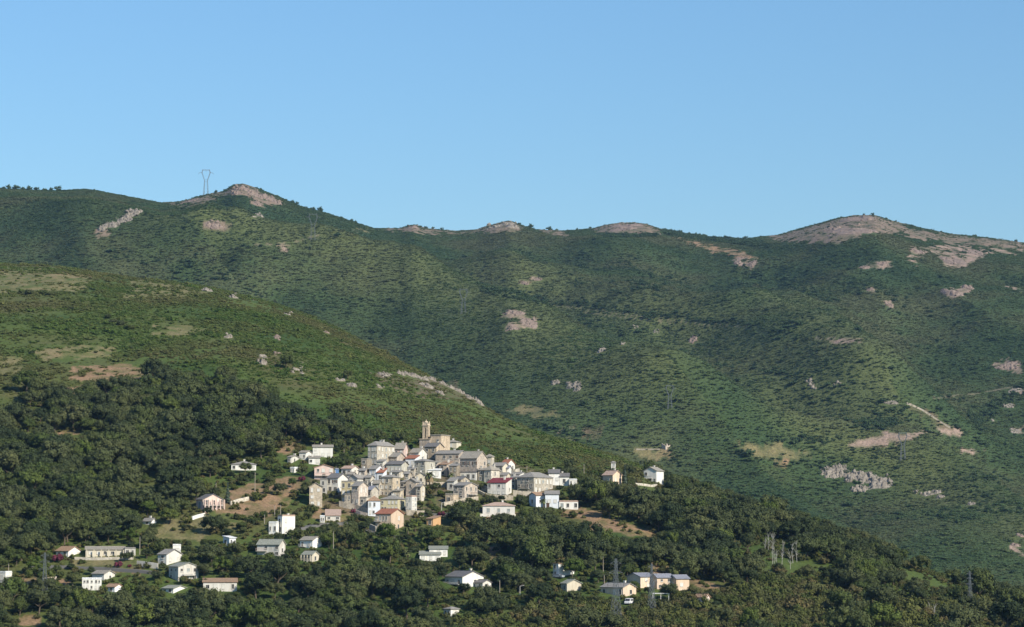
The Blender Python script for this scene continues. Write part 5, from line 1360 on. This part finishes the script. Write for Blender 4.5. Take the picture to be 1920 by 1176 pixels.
for k, (x, a, b, lab) in enumerate([(1434, 1010, 1032, 'short bleached bare tree leftmost of the bare group'), (1441, 1003, 1032, 'bleached bare tree second from the left of the bare group'), (1448, 999, 1058, 'tallest bleached bare tree of the group'), (1452, 1001, 1060, 'bleached bare tree just right of the tallest one'),
                                    (1456, 1030, 1064, 'short forked bare tree right of the tallest pair'), (1466, 1028, 1060, 'thin bare tree in the middle of the bare group'), (1469, 1015, 1040, 'pale bare stem behind the middle of the bare group'), (1482, 1035, 1067, 'low bleached bare tree leaning in the right half of the group'),
                                    (1487, 1018, 1056, 'bleached bare tree second from the right of the group'), (1494, 1015, 1054, 'bleached bare tree rightmost of the group'), (1742, 1132, 1160, 'grey bare tree in the lower right scrub'), (1752, 1135, 1162, 'grey bare tree right of another in the lower right scrub')]):
    bare_trunk(lab, x, a, b, k, 'bare trees')
def conifer(label, px, ytop, ybot, wpx):
    P = ray(px, ybot, 'hill'); s = P.y / FPX; h = (ybot - ytop) * s; w = wpx * s / 2
    root = tag(empty('conifer', P), label, 'tree')
    mb = MB(); mb.bar((0, 0, -0.8), (0, 0, h * 0.95), 0.2, 0.04, 6); mb.build('trunk', 'bark', root)
    rng = np.random.default_rng(5)
    n = 900
    z = rng.uniform(0.08, 1.0, n); a = rng.uniform(0, 6.283, n)
    r = w * (1 - z) * (0.75 + 0.35 * np.sin(z * 40)) * rng.uniform(0.6, 1.1, n) + 0.05
    Pn = np.stack([r * np.cos(a), r * np.sin(a), z * h], 1)
    N = np.stack([np.cos(a), np.sin(a), np.full(n, 0.5)], 1) + unit(n, rng) * 0.5; N /= np.linalg.norm(N, axis=1, keepdims=True)
    v, f = leaf_tris(Pn, N, 0.36, rng)
    link(bpy.data.objects.new('crown', np_mesh('conifer_crown', v, f, LEAF['conifer'])), root)
    KEEP.append((px - wpx / 2, px + wpx / 2, ytop, ybot - 6, P.y))
conifer('grey-green conical conifer right of the pediment villa', 427, 905, 944, 13)
conifer('slim dark cypress beside the lone white spur house', 1172, 872, 912, 10)
def one_tree(label, px, py, wpx, kind, hz=1.0, name='garden_tree'):
    P = ray(px, py, 'hill'); s = P.y / FPX
    proto = {'oak': OAKS[0], 'light': LIGHTS[1]}[kind]
    sc = wpx * s / 8.4 if kind == 'oak' else wpx * s / 7.2
    tree(name, label, 'tree', None, P, sc, px % 6.28, [('trunk', proto[1]), ('crown', proto[0])], hz)
    KEEP.append((px - wpx * .42, px + wpx * .42, py - wpx * 0.75 * hz, py - wpx * 0.2, P.y))
one_tree('umbrella-shaped bright green pine in the wood below the red-roofed house', 716, 1058, 48, 'light', 0.85)
one_tree('bright green rounded tree beside the little sloping-roofed house', 1074, 1086, 46, 'light', 0.9)
one_tree('broad green tree in front of the red-roofed house', 722, 1022, 46, 'light', 0.95)
one_tree('dark oak standing alone between white crags on the near slope', 537, 692, 34, 'oak', 1.0, 'oak_tree')
one_tree('small dark tree above the curved rock edge on the near slope', 652, 712, 22, 'oak', 1.0, 'oak_tree')
one_tree('yellowish green tree beside the terraces left of the pink house', 549, 915, 20, 'light')
one_tree('round light green tree at the ochre house', 632, 946, 11, 'light')
one_tree('dark tree in shade between the grey and ochre houses', 627, 935, 16, 'oak', 1.2)
one_tree('green tree above the long meadow at the left', 318, 983, 38, 'light', 0.85)
one_tree('dark tree left of the white upper houses', 566, 893, 22, 'oak')
one_tree('leafy tree in the dark garden left of the balcony house', 826, 932, 14, 'light')
one_tree('dark tree behind the tiny palm in the village garden', 818, 922, 20, 'oak', 1.1)
for x, y, w, kd, lab in [(1256, 1126, 40, 'oak', 'dark tree in front of the rightmost apartment block'), (1190, 1112, 24, 'light', 'small light tree in front of the leftmost apartment block'), (1216, 1116, 20, 'oak', 'small dark tree below the leftmost apartment block'), (292, 1090, 24, 'oak', 'dark tree left of the grey-cream two-storey house'),
                      (380, 1102, 22, 'oak', 'dark tree between the grey-cream house and the rust-roofed house'), (240, 1118, 26, 'light', 'light tree right of the small brown-roofed gable'), (136, 1100, 30, 'oak', 'dark tree left of the white veranda house'), (545, 1050, 28, 'oak', 'dark tree between the green-roofed house and the pillared porch'),
                      (505, 1058, 20, 'light', 'light tree in front of the green-roofed house'), (600, 1046, 20, 'oak', 'dark tree right of the pillared porch house'), (440, 1045, 34, 'oak', 'dark tree below the small shaded house'), (548, 1012, 24, 'oak', 'dark tree at the foot of the tall cubic house'), (870, 1114, 26, 'oak', 'dark tree in front of the broad bright gable'),
                      (460, 888, 26, 'oak', 'dark tree in front of the hidden white bungalow'), (275, 1048, 24, 'oak', 'dark tree left of the split-level house'), (345, 1060, 20, 'light', 'light tree right of the split-level house')]:
    one_tree(lab, x, y, w, kd, 1.0)
def flower_bush(label, px, py, wpx):
    P = ray(px, py, 'hill'); s = P.y / FPX; sc = wpx * s / 4.0
    o = bpy.data.objects.new('bougainvillea', MAG); o.location = P; o.scale = (sc, sc, sc); tag(link(o), label, 'flowering bush')
    KEEP.append((px - wpx * .45, px + wpx * .45, py - wpx * .45, py - 2, P.y))
MAG = crown_mesh('bougainvillea', LEAF['magenta'], 777, 1.7, 1.4, 0.9, 14, 0.7, 40, 0.24, low=-0.2)
flower_bush('magenta bougainvillea above the small orange house', 828, 969, 16)
flower_bush('magenta bougainvillea on the terrace left of the pink house', 566, 903, 16)
flower_bush('wide dark red bougainvillea hedge by the orange-roofed cottage', 108, 1054, 24)
flower_bush('dark pink flowering bush at the foot of the terrace at lower left', 222, 1064, 18)
flower_bush('small red flowering bush right of the dark pink one', 243, 1064, 9)
flower_bush('dark magenta bush below the tower house roadside', 663, 962, 12)

for k, (x, y, w) in enumerate([(42, 552, 18), (55, 553, 20), (82, 553, 18), (95, 555, 20), (122, 578, 14), (134, 582, 16), (150, 586, 14), (203, 598, 16), (214, 606, 20), (228, 610, 22), (243, 618, 20), (250, 640, 11), (245, 656, 12), (238, 668, 12), (262, 562, 10), (180, 662, 10), (60, 664, 12), (300, 690, 14), (420, 690, 12), (360, 655, 10), (470, 640, 10)]):
    P = ray(x, y, 'hill'); sc = w * P.y / FPX / 8.4
    o = bpy.data.objects.new('slope_bush', OAKS[k % 5][0]); o.location = P - Vector((0, 0, 1.6 * sc)); o.scale = (sc, sc, sc * 0.8); o.rotation_euler = (0, 0, k)
    wh = 'in the clump near the left edge of the open slope' if x < 110 else 'in the short row below the left crest' if x < 160 else 'in the gully line down the middle of the open slope' if 195 < x < 260 and y > 590 else 'standing scattered on the open slope'
    tag(link(o), 'dark bush ' + wh, 'bush', 'dark bushes ' + wh)
# ------------------------------------------------------------------ where plants stand
def jitter_grid(x0, x1, y0, y1, sp, seed):
    rng = np.random.default_rng(seed)
    gx, gy = np.meshgrid(np.arange(x0, x1, sp), np.arange(y0, y1, sp))
    gx = gx + rng.uniform(-0.48, 0.48, gx.shape) * sp + (np.arange(gx.shape[0])[:, None] % 2) * sp * 0.5
    gy = gy + rng.uniform(-0.48, 0.48, gy.shape) * sp
    return gx.ravel(), gy.ravel(), rng
def wood_line(px):
    return np.interp(px, [p[0] for p in WOOD_TOP], [p[1] for p in WOOD_TOP])
SCRUBZONE = [(1020, 1150), (1180, 1128), (1290, 1122), (1400, 1100), (1480, 1092), (1560, 1118), (1700, 1128), (1960, 1150), (2400, 1200), (2400, 1500), (700, 1500), (860, 1172)]
def soil_any(X, Y, Z, far, ids):
    m = soil_masks(X, Y, Z, far)
    return np.max([m[k] for k in ids], axis=0)
def clear_of(X, Y, Z, rad, hgt):
    """planting keeps off building plots and out of the lines of view to the buildings"""
    px, py = project(X, Y, Z)
    s = FPX / Y
    ok = np.ones(len(X), bool)
    x0, x1, y0, y1 = px - rad * s, px + rad * s, py - hgt * s, py
    for a0, a1, b0, b1, HY in KEEP:
        ok &= ~((x1 > a0) & (x0 < a1) & (y0 < b1) & (y1 > b0) & (Y < HY + 1))
    for fx, fy, r in FOOT:
        ok &= (X - fx)**2 + (Y - fy)**2 > (r + rad * 0.55)**2
    return ok
def clear_rocks(X, Y, Z, rad, hgt):
    px, py = project(X, Y, Z)
    s = FPX / Y
    ok = np.ones(len(X), bool)
    for a0, a1, b0, b1, RY in KEEPR:
        ok &= ~((px + rad * s > a0) & (px - rad * s < a1) & (py - hgt * s < b1) & (py > b0) & (Y < RY + 2))
    return ok
CORE = [(575, 890), (640, 880), (678, 870), (690, 840), (790, 838), (880, 846), (960, 868), (1040, 884), (1046, 926), (960, 936), (900, 936), (860, 948), (790, 962), (760, 988), (700, 988), (640, 962), (610, 950), (580, 945)]
GARDENS = [[(792, 898), (835, 885), (850, 900), (852, 960), (796, 965)], [(896, 902), (914, 905), (914, 936), (893, 932)], [(606, 922), (640, 925), (640, 955), (600, 955)], [(640, 960), (700, 970), (700, 990), (640, 990)]]
def in_core(px, py):
    m = inpoly(px, py, CORE)
    for g in GARDENS: m &= ~inpoly(px, py, g)
    return m
def plant_wood():
    X, Y, rng = jitter_grid(-330, 290, 866, 1560, 6.3, 5)
    u = X / Y
    ok = (np.abs(u) < 0.225) & (Y < np.interp(u, HILL[0], HILL[2]) + 25)
    X, Y = X[ok], Y[ok]
    Z = hill_z(X / Y, Y)
    px, py = project(X, Y, Z)
    wn_ = 10 * fbm(X / 25, Y / 25, 91, 3)
    inwood = py > wood_line(px) + wn_ - 2
    n = len(X)
    dens = fbm(X / 22, Y / 22, 93, 3)
    sc = np.clip(rng.lognormal(0.04, 0.30, n), 0.5, 1.55) * (1 + 0.25 * fbm(X / 40, Y / 40, 95, 2))
    sc = np.where((px > 1150) & (Y > np.interp(X / Y, HILL[0], HILL[2]) - 70), np.minimum(sc, 0.85), sc)      # wind-clipped along the spur crest
    scrubz = inpoly(px, py, SCRUBZONE)
    soil = soil_any(X, Y, Z, False, (0, 1, 2))
    keep = inwood & ~in_core(px, py) & (dens > -0.34) & (soil < 0.3) & ~(scrubz & (rng.random(n) < 0.80))
    X, Y, Z, sc, px, py = (a[keep] for a in (X, Y, Z, sc, px, py))
    rng2 = np.random.default_rng(6)
    village = inpoly(px, py, [(560, 850), (700, 815), (870, 830), (1000, 870), (1100, 890), (1100, 960), (980, 985), (830, 1000), (690, 1010), (560, 960)])
    sc = np.where(village, sc * 0.68, sc)
    rad, hgt = 4.2 * sc, 6.8 * sc
    ok = clear_of(X, Y, Z, rad, hgt)
    # trees that would hide a house grow small in front of it
    sc2 = np.where(ok, sc, 0.42)
    ok2 = clear_of(X, Y, Z, 4.2 * sc2, 6.8 * sc2)
    sel = ok2
    X, Y, Z, sc = X[sel], Y[sel], Z[sel], sc2[sel]
    n = len(X)
    light = (rng2.random(n) < 0.05 + 0.10 * (fbm(X / 50, Y / 50, 97, 2) > 0.15))
    return X, Y, Z, sc, light, rng2
WX, WY, WZ, WS, WL, wr = plant_wood()
def visible_share(X, Y, Z, rad, hgt):
    """pixels of each crown that no nearer crown or house hides, on a half-size picture"""
    buf = np.full((588, 960), -1, np.int32)
    order = np.argsort(Y)
    px, py = project(X, Y, Z)
    s = FPX / Y
    ks = sorted(KEEP, key=lambda k: k[4])
    ki = 0
    for i in order:
        while ki < len(ks) and ks[ki][4] < Y[i]:
            a0, a1, b0, b1, _ = ks[ki]; ki += 1
            sub = buf[max(0, int(b0 / 2)):max(0, int(b1 / 2)), max(0, int(a0 / 2)):max(0, int(a1 / 2))]
            sub[sub < 0] = 10**7
        cx, cy, rx, ry = px[i] / 2, (py[i] - hgt[i] * s[i] * 0.55) / 2, rad[i] * s[i] / 2, hgt[i] * s[i] * 0.5 / 2
        x0, x1, y0, y1 = int(max(cx - rx, 0)), int(min(cx + rx + 1, 960)), int(max(cy - ry, 0)), int(min(cy + ry + 1, 588))
        if x1 <= x0 or y1 <= y0: continue
        yy, xx = np.mgrid[y0:y1, x0:x1]
        m = ((xx - cx) / max(rx, .5))**2 + ((yy - cy) / max(ry, .5))**2 < 1
        sub = buf[y0:y1, x0:x1]
        sub[m & (sub < 0)] = i
    return np.bincount(buf[(buf >= 0) & (buf < 10**7)], minlength=len(X))

def scatter(name, label, cat, X, Y, Z, S_, meshes, seed, zf=1.0):
    """one mass of plants: points carrying instances of a few plant meshes"""
    rng = np.random.default_rng(seed)
    n = len(X)
    me = bpy.data.meshes.new(name)
    me.vertices.add(n); me.vertices.foreach_set('co', np.stack([X, Y, Z], 1).astype(np.float32).ravel())
    a = me.attributes.new('scl', 'FLOAT_VECTOR', 'POINT')
    sv = np.stack([S_ * rng.uniform(0.85, 1.15, n), S_ * rng.uniform(0.85, 1.15, n), S_ * zf * rng.uniform(0.8, 1.2, n)], 1)
    a.data.foreach_set('vector', sv.astype(np.float32).ravel())
    a = me.attributes.new('rot', 'FLOAT_VECTOR', 'POINT')
    rv = np.stack([rng.uniform(-.12, .12, n), rng.uniform(-.12, .12, n), rng.uniform(0, 6.28, n)], 1)
    a.data.foreach_set('vector', rv.astype(np.float32).ravel())
    a = me.attributes.new('idx', 'INT', 'POINT'); a.data.foreach_set('value', rng.integers(0, len(meshes), n).astype(np.int32))
    o = link(bpy.data.objects.new(name, me))
    c = bpy.data.collections.new(name + '_plants')
    for k, m in enumerate(meshes):
        c.objects.link(bpy.data.objects.new('%s_plant_%d' % (name, k), m))
    ng = bpy.data.node_groups.new(name, 'GeometryNodeTree')
    ng.interface.new_socket('Geometry', in_out='INPUT', socket_type='NodeSocketGeometry')
    ng.interface.new_socket('Geometry', in_out='OUTPUT', socket_type='NodeSocketGeometry')
    gi, go = ng.nodes.new('NodeGroupInput'), ng.nodes.new('NodeGroupOutput')
    ci = ng.nodes.new('GeometryNodeCollectionInfo'); ci.inputs[0].default_value = c; ci.inputs['Separate Children'].default_value = True; ci.inputs['Reset Children'].default_value = True
    ip = ng.nodes.new('GeometryNodeInstanceOnPoints'); ip.inputs['Pick Instance'].default_value = True
    def na(nm, t):
        q = ng.nodes.new('GeometryNodeInputNamedAttribute'); q.data_type = t; q.inputs[0].default_value = nm; return q.outputs[0]
    e2r = ng.nodes.new('FunctionNodeEulerToRotation')
    ng.links.new(na('rot', 'FLOAT_VECTOR'), e2r.inputs[0])
    ng.links.new(gi.outputs[0], ip.inputs['Points']); ng.links.new(ci.outputs[0], ip.inputs['Instance'])
    ng.links.new(na('idx', 'INT'), ip.inputs['Instance Index']); ng.links.new(e2r.outputs[0], ip.inputs['Rotation']); ng.links.new(na('scl', 'FLOAT_VECTOR'), ip.inputs['Scale'])
    ng.links.new(ip.outputs[0], go.inputs[0])
    md = o.modifiers.new('plants', 'NODES'); md.node_group = ng
    return tag(o, label, cat, kind='stuff')

def build_wood():
    rad, hgt = 4.2 * WS, 6.8 * WS
    vis = visible_share(WX, WY, WZ, rad, hgt)
    px, py = project(WX, WY, WZ)
    inframe = (px > -10) & (px < 1930) & (py < 1200)
    lite = np.nonzero(WL & inframe & (vis > 8))[0]
    lite = lite[np.argsort(-vis[lite])][:260]
    dark = np.nonzero(~WL)[0]
    dark = dark[np.argsort(-vis[dark])][:300]
    chosen = np.zeros(len(WX), bool)
    ZB = [(-99, 300, 1120, 1300), (300, 600, 1120, 1300), (600, 860, 1110, 1300), (860, 1120, 1110, 1300), (1120, 1420, 1120, 1300), (1420, 2100, 1060, 1300), (-99, 270, 1040, 1120), (270, 470, 1030, 1120), (470, 700, 1000, 1120), (700, 860, 1000, 1110), (860, 1060, 960, 1110), (1060, 1260, 1000, 1120),
          (1260, 1500, 960, 1120), (1500, 2100, 900, 1060), (1100, 1300, 850, 1000), (1300, 1500, 850, 960), (-99, 160, 860, 1040), (160, 360, 860, 1040), (360, 560, 860, 1030), (-99, 180, 650, 860), (180, 360, 650, 860), (360, 520, 650, 860), (520, 700, 650, 860), (700, 1100, 780, 870), (560, 860, 860, 1000), (860, 1100, 860, 960)]
    ZT = ['in the lower left corner of the wood', 'along the bottom edge below the rust-roofed house', 'along the bottom edge left of the white pavilion', 'along the bottom edge right of the white pavilion', 'along the bottom edge under the steel pylons', 'in the lower right corner among the scrub',
          'around the houses at the far left', 'around the grey-cream two-storey house at lower left', 'around the green-roofed house below the cubic house', 'around the flat green-grey roofs in the lower wood', 'below the pink-roofed bungalow', 'above the steel pylons and apartment blocks', 'on the slope right of the apartment blocks',
          'along the wooded crest right of the bare trunks', 'around the spur houses right of the village', 'on the wooded crest right of the spur houses', 'in the wood above the far left houses', 'in the wood left of the pediment villa', 'around the terraces between villa and village', 'at the upper wood edge at the far left',
          'at the upper wood edge below the brown clearing', 'at the upper wood edge above the hidden bungalow', 'in the wood above the upper white houses', 'behind the church and village top', 'between the houses in the left half of the village', 'between the houses in the right half of the village']
    zones = [('dark green oak ' + t, 'oaks ' + t) for t in ZT]
    def zone(x, y):
        for k, (x0, x1, y0, y1) in enumerate(ZB):
            if x0 <= x < x1 and y0 <= y < y1: return k
        return 0
    lz = [('light green leafy tree ' + t, 'light trees ' + t) for t in ZT]
    for i in dark:
        k = int(wr.integers(0, len(OAKS))); z = zones[zone(px[i], py[i])]
        tree('oak_tree', z[0], 'tree', z[1], (WX[i], WY[i], WZ[i]), WS[i], wr.uniform(0, 6.28), [('trunk', OAKS[k][1]), ('crown', OAKS[k][0])], wr.uniform(0.85, 1.15))
        chosen[i] = True
    for i in lite:
        k = int(wr.integers(0, len(LIGHTS))); z = lz[zone(px[i], py[i])]
        tree('leafy_tree', z[0], 'tree', z[1], (WX[i], WY[i], WZ[i]), WS[i] * 0.95, wr.uniform(0, 6.28), [('trunk', LIGHTS[k][1]), ('crown', LIGHTS[k][0])], wr.uniform(0.9, 1.2))
        chosen[i] = True
    rest = ~chosen & ~(WL & inframe)
    scatter('oak_wood', 'dense dark evergreen oak wood clothing the lower hillside', 'wood', WX[rest], WY[rest], WZ[rest], WS[rest], [o[0] for o in OAKS], 31)
build_wood()

def build_scrub():
    # olive scrub in the lower right corner and as undergrowth in the wood
    X, Y, rng = jitter_grid(-220, 260, 866, 1330, 2.9, 15)
    u = X / Y
    Z = hill_z(u, Y); px, py = project(X, Y, Z)
    ok = (np.abs(u) < 0.22) & (Y < np.interp(u, HILL[0], HILL[2]) + 15)
    sz = inpoly(px, py, SCRUBZONE)
    soil = soil_any(X, Y, Z, False, (0, 1))
    dens = fbm(X / 12, Y / 12, 17, 3)
    wood = (py > wood_line(px)) & ~sz
    ok &= (sz & (dens > -0.35) & (soil < 0.5)) | (wood & (rng.random(len(X)) < np.where(soil > 0.3, 0.22, 0.5)))
    X, Y, Z, px, py, sz = (a[ok] for a in (X, Y, Z, px, py, sz))
    sc = np.clip(rng.lognormal(0.0, 0.3, len(X)), 0.4, 1.9) * np.where(sz, 1.05, 0.62)
    ok = clear_of(X, Y, Z, 1.9 * sc, 2.1 * sc) & ~(in_core(px, py) & (rng.random(len(X)) < 0.8))
    X, Y, Z, px, py, sc, sz = (a[ok] for a in (X, Y, Z, px, py, sc, sz))
    cand = np.nonzero(sz & (px > 0) & (px < 1920) & (py < 1190))[0]
    vis = visible_share(X[cand], Y[cand], Z[cand], 1.9 * sc[cand], 2.1 * sc[cand])
    top = cand[np.argsort(-vis)][:300]
    one = np.zeros(len(X), bool); one[top] = True
    for i in top:
        o = bpy.data.objects.new('scrub_bush', SHRUBS[int(rng.integers(0, len(SHRUBS)))])
        o.location = (X[i], Y[i], Z[i]); o.scale = (sc[i], sc[i], sc[i] * rng.uniform(0.8, 1.2)); o.rotation_euler = (0, 0, rng.uniform(0, 6.28))
        w = 'left of the steel pylons' if px[i] < 1140 else 'below the apartment blocks' if px[i] < 1330 else 'below the bleached bare trees' if px[i] < 1560 else 'toward the lower right corner' if px[i] < 1760 else 'in the lower right corner beside the lattice pylon'
        tag(link(o), 'olive green scrub bush ' + w, 'bush', 'scrub bushes ' + w)
    scatter('undergrowth', 'low olive and green undergrowth between the trees', 'undergrowth', X[~one], Y[~one], Z[~one], sc[~one], SHRUBS, 33)
build_scrub()

def build_maquis():
    X, Y, rng = jitter_grid(-420, 160, 1100, 1800, 2.15, 25)
    u = X / Y
    Yc = np.interp(u, HILL[0], HILL[2])
    ok = (np.abs(u) < 0.235) & (Y < Yc + 60)
    X, Y = X[ok], Y[ok]
    Z = hill_z(X / Y, Y); px, py = project(X, Y, Z)
    n = len(X)
    soil = soil_any(X, Y, Z, False, (0, 1)); st4 = soil_any(X, Y, Z, False, (4,))
    dens = fbm(X / 30, Y / 30, 27, 3)
    dens = dens + 0.35 * fbm(X / 60, Y / 14, 29, 3)
    p = np.clip(0.8 + 1.5 * dens, 0.15, 1.0) * clear_rocks(X, Y, Z, 1.2, 1.1) * np.where(soil > 0.3, 0.3, 1) * np.where(st4 > 0.3, 0.6, 1)
    ok = (py < wood_line(px) + 12) & (rng.random(n) < p)
    X, Y, Z, dens = X[ok], Y[ok], Z[ok], dens[ok]
    sc = np.clip(rng.lognormal(-0.5, 0.4, len(X)), 0.25, 1.8)
    scatter('maquis', 'green maquis scrub covering the open near slope', 'scrub', X, Y, Z - 0.1, sc, MAQUIS, 35, 0.6)
build_maquis()

def build_mountain():
    X, Y, rng = jitter_grid(-960, 960, 1720, 4130, 2.9, 45)
    u = X / Y
    Yc = np.interp(u, RIDGE[0], RIDGE[2])
    ok = (np.abs(u) < 0.228) & (Y < Yc + 12)
    X, Y, u = X[ok], Y[ok], u[ok]
    Z = mount_z(u, Y)
    ok = Z / Y > np.interp(u, HILL[0], HILL[1]) - 0.022
    X, Y, Z, u = X[ok], Y[ok], Z[ok], u[ok]
    px, py = project(X, Y, Z)
    n = len(X)
    soil = soil_any(X, Y, Z, True, (0, 1, 3, 5)); s4 = soil_any(X, Y, Z, True, (4,))
    big = fbm(X / 160, Y / 220, 47, 4)
    p = np.clip(1.05 + 0.5 * big, 0.8, 1.0) * np.where(soil > 0.3, 0.07, 1) * np.where(s4 > 0.3, 0.6, 1)
    ok_see = clear_rocks(X, Y, Z, 2.2, 1.8)
    p = p * ok_see
    hollow, back = spur_side(X, Y)
    p = p * (1 - 0.12 * back)
    ok = rng.random(n) < p
    # darker trees along track and hedges; in gullies they also carry the relief shade
    dk = (fbm(X / 70, Y / 110, 49, 3) + 0.35 * (py > 700) * (px > 950) * fbm(X / 200, Y / 300, 53, 2) > 0.42) & (rng.random(n) < 0.2) & (soil < 0.4) & (py > 470)
    dk |= (rng.random(n) < 0.12 * hollow**1.5 * np.clip(0.5 + 1.5 * fbm(X / 60, Y / 80, 59, 3), 0, 1)) & (soil < 0.4)
    for pts, w, pr in [([(1020, 566), (1100, 574), (1160, 582), (1250, 595), (1330, 604), (1420, 608)], 5, 0.5), ([(1770, 790), (1790, 800), (1810, 812)], 2.5, 1.0), ([(1826, 822), (1852, 840)], 3, 1.0), ([(1258, 845), (1262, 862), (1275, 872)], 3, 1.0),
                       ([(1590, 868), (1540, 880), (1528, 900)], 5, 0.6), ([(1450, 826), (1500, 828), (1560, 826)], 7, 0.7), ([(1380, 848), (1440, 866), (1540, 870)], 5, 0.6), ([(1090, 760), (1180, 790)], 6, 0.4), ([(1000, 800), (1090, 815)], 5, 0.6), ([(1610, 800), (1700, 782), (1650, 770)], 12, 0.5), ([(1830, 790), (1870, 760), (1920, 730)], 12, 0.4),
                       ([(1250, 436), (1310, 445), (1390, 455), (1440, 462)], 5, 0.6), ([(1135, 442), (1230, 442)], 3, 0.6), ([(1430, 700), (1520, 702)], 5, 0.25), ([(1380, 505), (1480, 530), (1560, 560)], 10, 0.2), ([(900, 540), (1020, 565)], 8, 0.3), ([(200, 470), (330, 500), (440, 520)], 12, 0.2)]:
        dk |= (line_dist(px, py, pts) < w) & (rng.random(n) < pr)
    dk &= ok_see
    b = ok & ~dk
    sc = np.clip(rng.lognormal(-0.55, 0.36, n), 0.25, 1.6)
    scatter('mountain_scrub', 'dense green maquis covering the far mountain', 'scrub', X[b], Y[b], Z[b] - 0.2, sc[b], FARB, 55, 0.4)
    scatter('mountain_wood', 'dark tree clumps of the far mountain, in the gullies standing in for relief shade', 'wood', X[dk], Y[dk], Z[dk] - 0.3, sc[dk] * 1.0, FART, 57, 0.6)
build_mountain()

# trees one can pick out on the skyline of the mountain
SKY_TREES = [(x, y, w) for x, y, w in [(5, 352, 9), (16, 354, 11), (30, 356, 12), (42, 356, 10), (55, 357, 11), (68, 357, 9), (84, 358, 8), (96, 357, 8), (108, 357, 12), (178, 358, 6), (405, 362, 7), (489, 355, 5), (520, 370, 6), (548, 380, 8), (556, 384, 9), (585, 393, 10), (600, 397, 12),
             (640, 407, 5), (658, 414, 9), (667, 416, 6), (765, 424, 4), (798, 430, 7), (812, 430, 6), (828, 431, 6), (975, 428, 8), (995, 432, 12), (1030, 433, 10), (1045, 433, 7), (1082, 434, 5), (1107, 431, 5), (1245, 436, 8), (1258, 439, 7), (1275, 441, 9), (1290, 444, 10), (1305, 446, 9),
             (1320, 448, 9), (1338, 450, 10), (1360, 450, 8), (1398, 449, 7), (1578, 409, 5), (1620, 403, 5), (1636, 403, 6), (1663, 412, 7), (1680, 417, 4), (1765, 437, 4), (1828, 445, 8), (1905, 454, 6)]]
for k, (x, y, w) in enumerate(SKY_TREES):
    u = float(uv(x, y)[0]); Yc = float(np.interp(u, RIDGE[0], RIDGE[2])) - 4
    sc = w * Yc / FPX / 5.6
    where = 'at the left end' if x < 200 else 'on the left rocky peak' if x < 700 else 'on the middle saddle' if x < 1240 else 'in the row left of the right-hand summit' if x < 1420 else 'on the right-hand summit'
    lab = 'lone dark round tree standing out near the right end of the skyline' if x == 1828 else 'small dark tree against the sky %s of the ridge' % where if x < 200 else 'small dark tree against the sky ' + where
    tree('skyline_tree', lab, 'tree', None if x == 1828 else 'skyline trees ' + where, (u * Yc, Yc, float(mount_z(np.array(u), np.array(Yc))) - 1.5 * sc), sc, k * 1.7, [('trunk', OAKS[k % 5][1]), ('crown', FART[k % 3])])
# ------------------------------------------------------------------ haze
hm = bpy.data.meshes.new('haze')
bm = bmesh.new()
bmesh.ops.create_cube(bm, size=1.0)
bmesh.ops.scale(bm, vec=(19000, 15800, 800), verts=bm.verts)
bmesh.ops.translate(bm, vec=(0, 4600, -157 + 400), verts=bm.verts)
bm.to_mesh(hm); bm.free()
hz = link(bpy.data.objects.new('haze', hm))
tag(hz, 'thin blue haze filling the air of the valley', 'haze', kind='stuff')
m = bpy.data.materials.new('haze_air')
m.use_nodes = True
nt = m.node_tree
nt.nodes.remove(nt.nodes['Principled BSDF'])
pv = nt.nodes.new('ShaderNodeVolumePrincipled')
pv.inputs['Color'].default_value = (0.34, 0.60, 1.0, 1)
pv.inputs['Density'].default_value = 2.2e-5
pv.inputs['Anisotropy'].default_value = 0.0
nt.links.new(pv.outputs[0], nt.nodes['Material Output'].inputs['Volume'])
hm.materials.append(m)
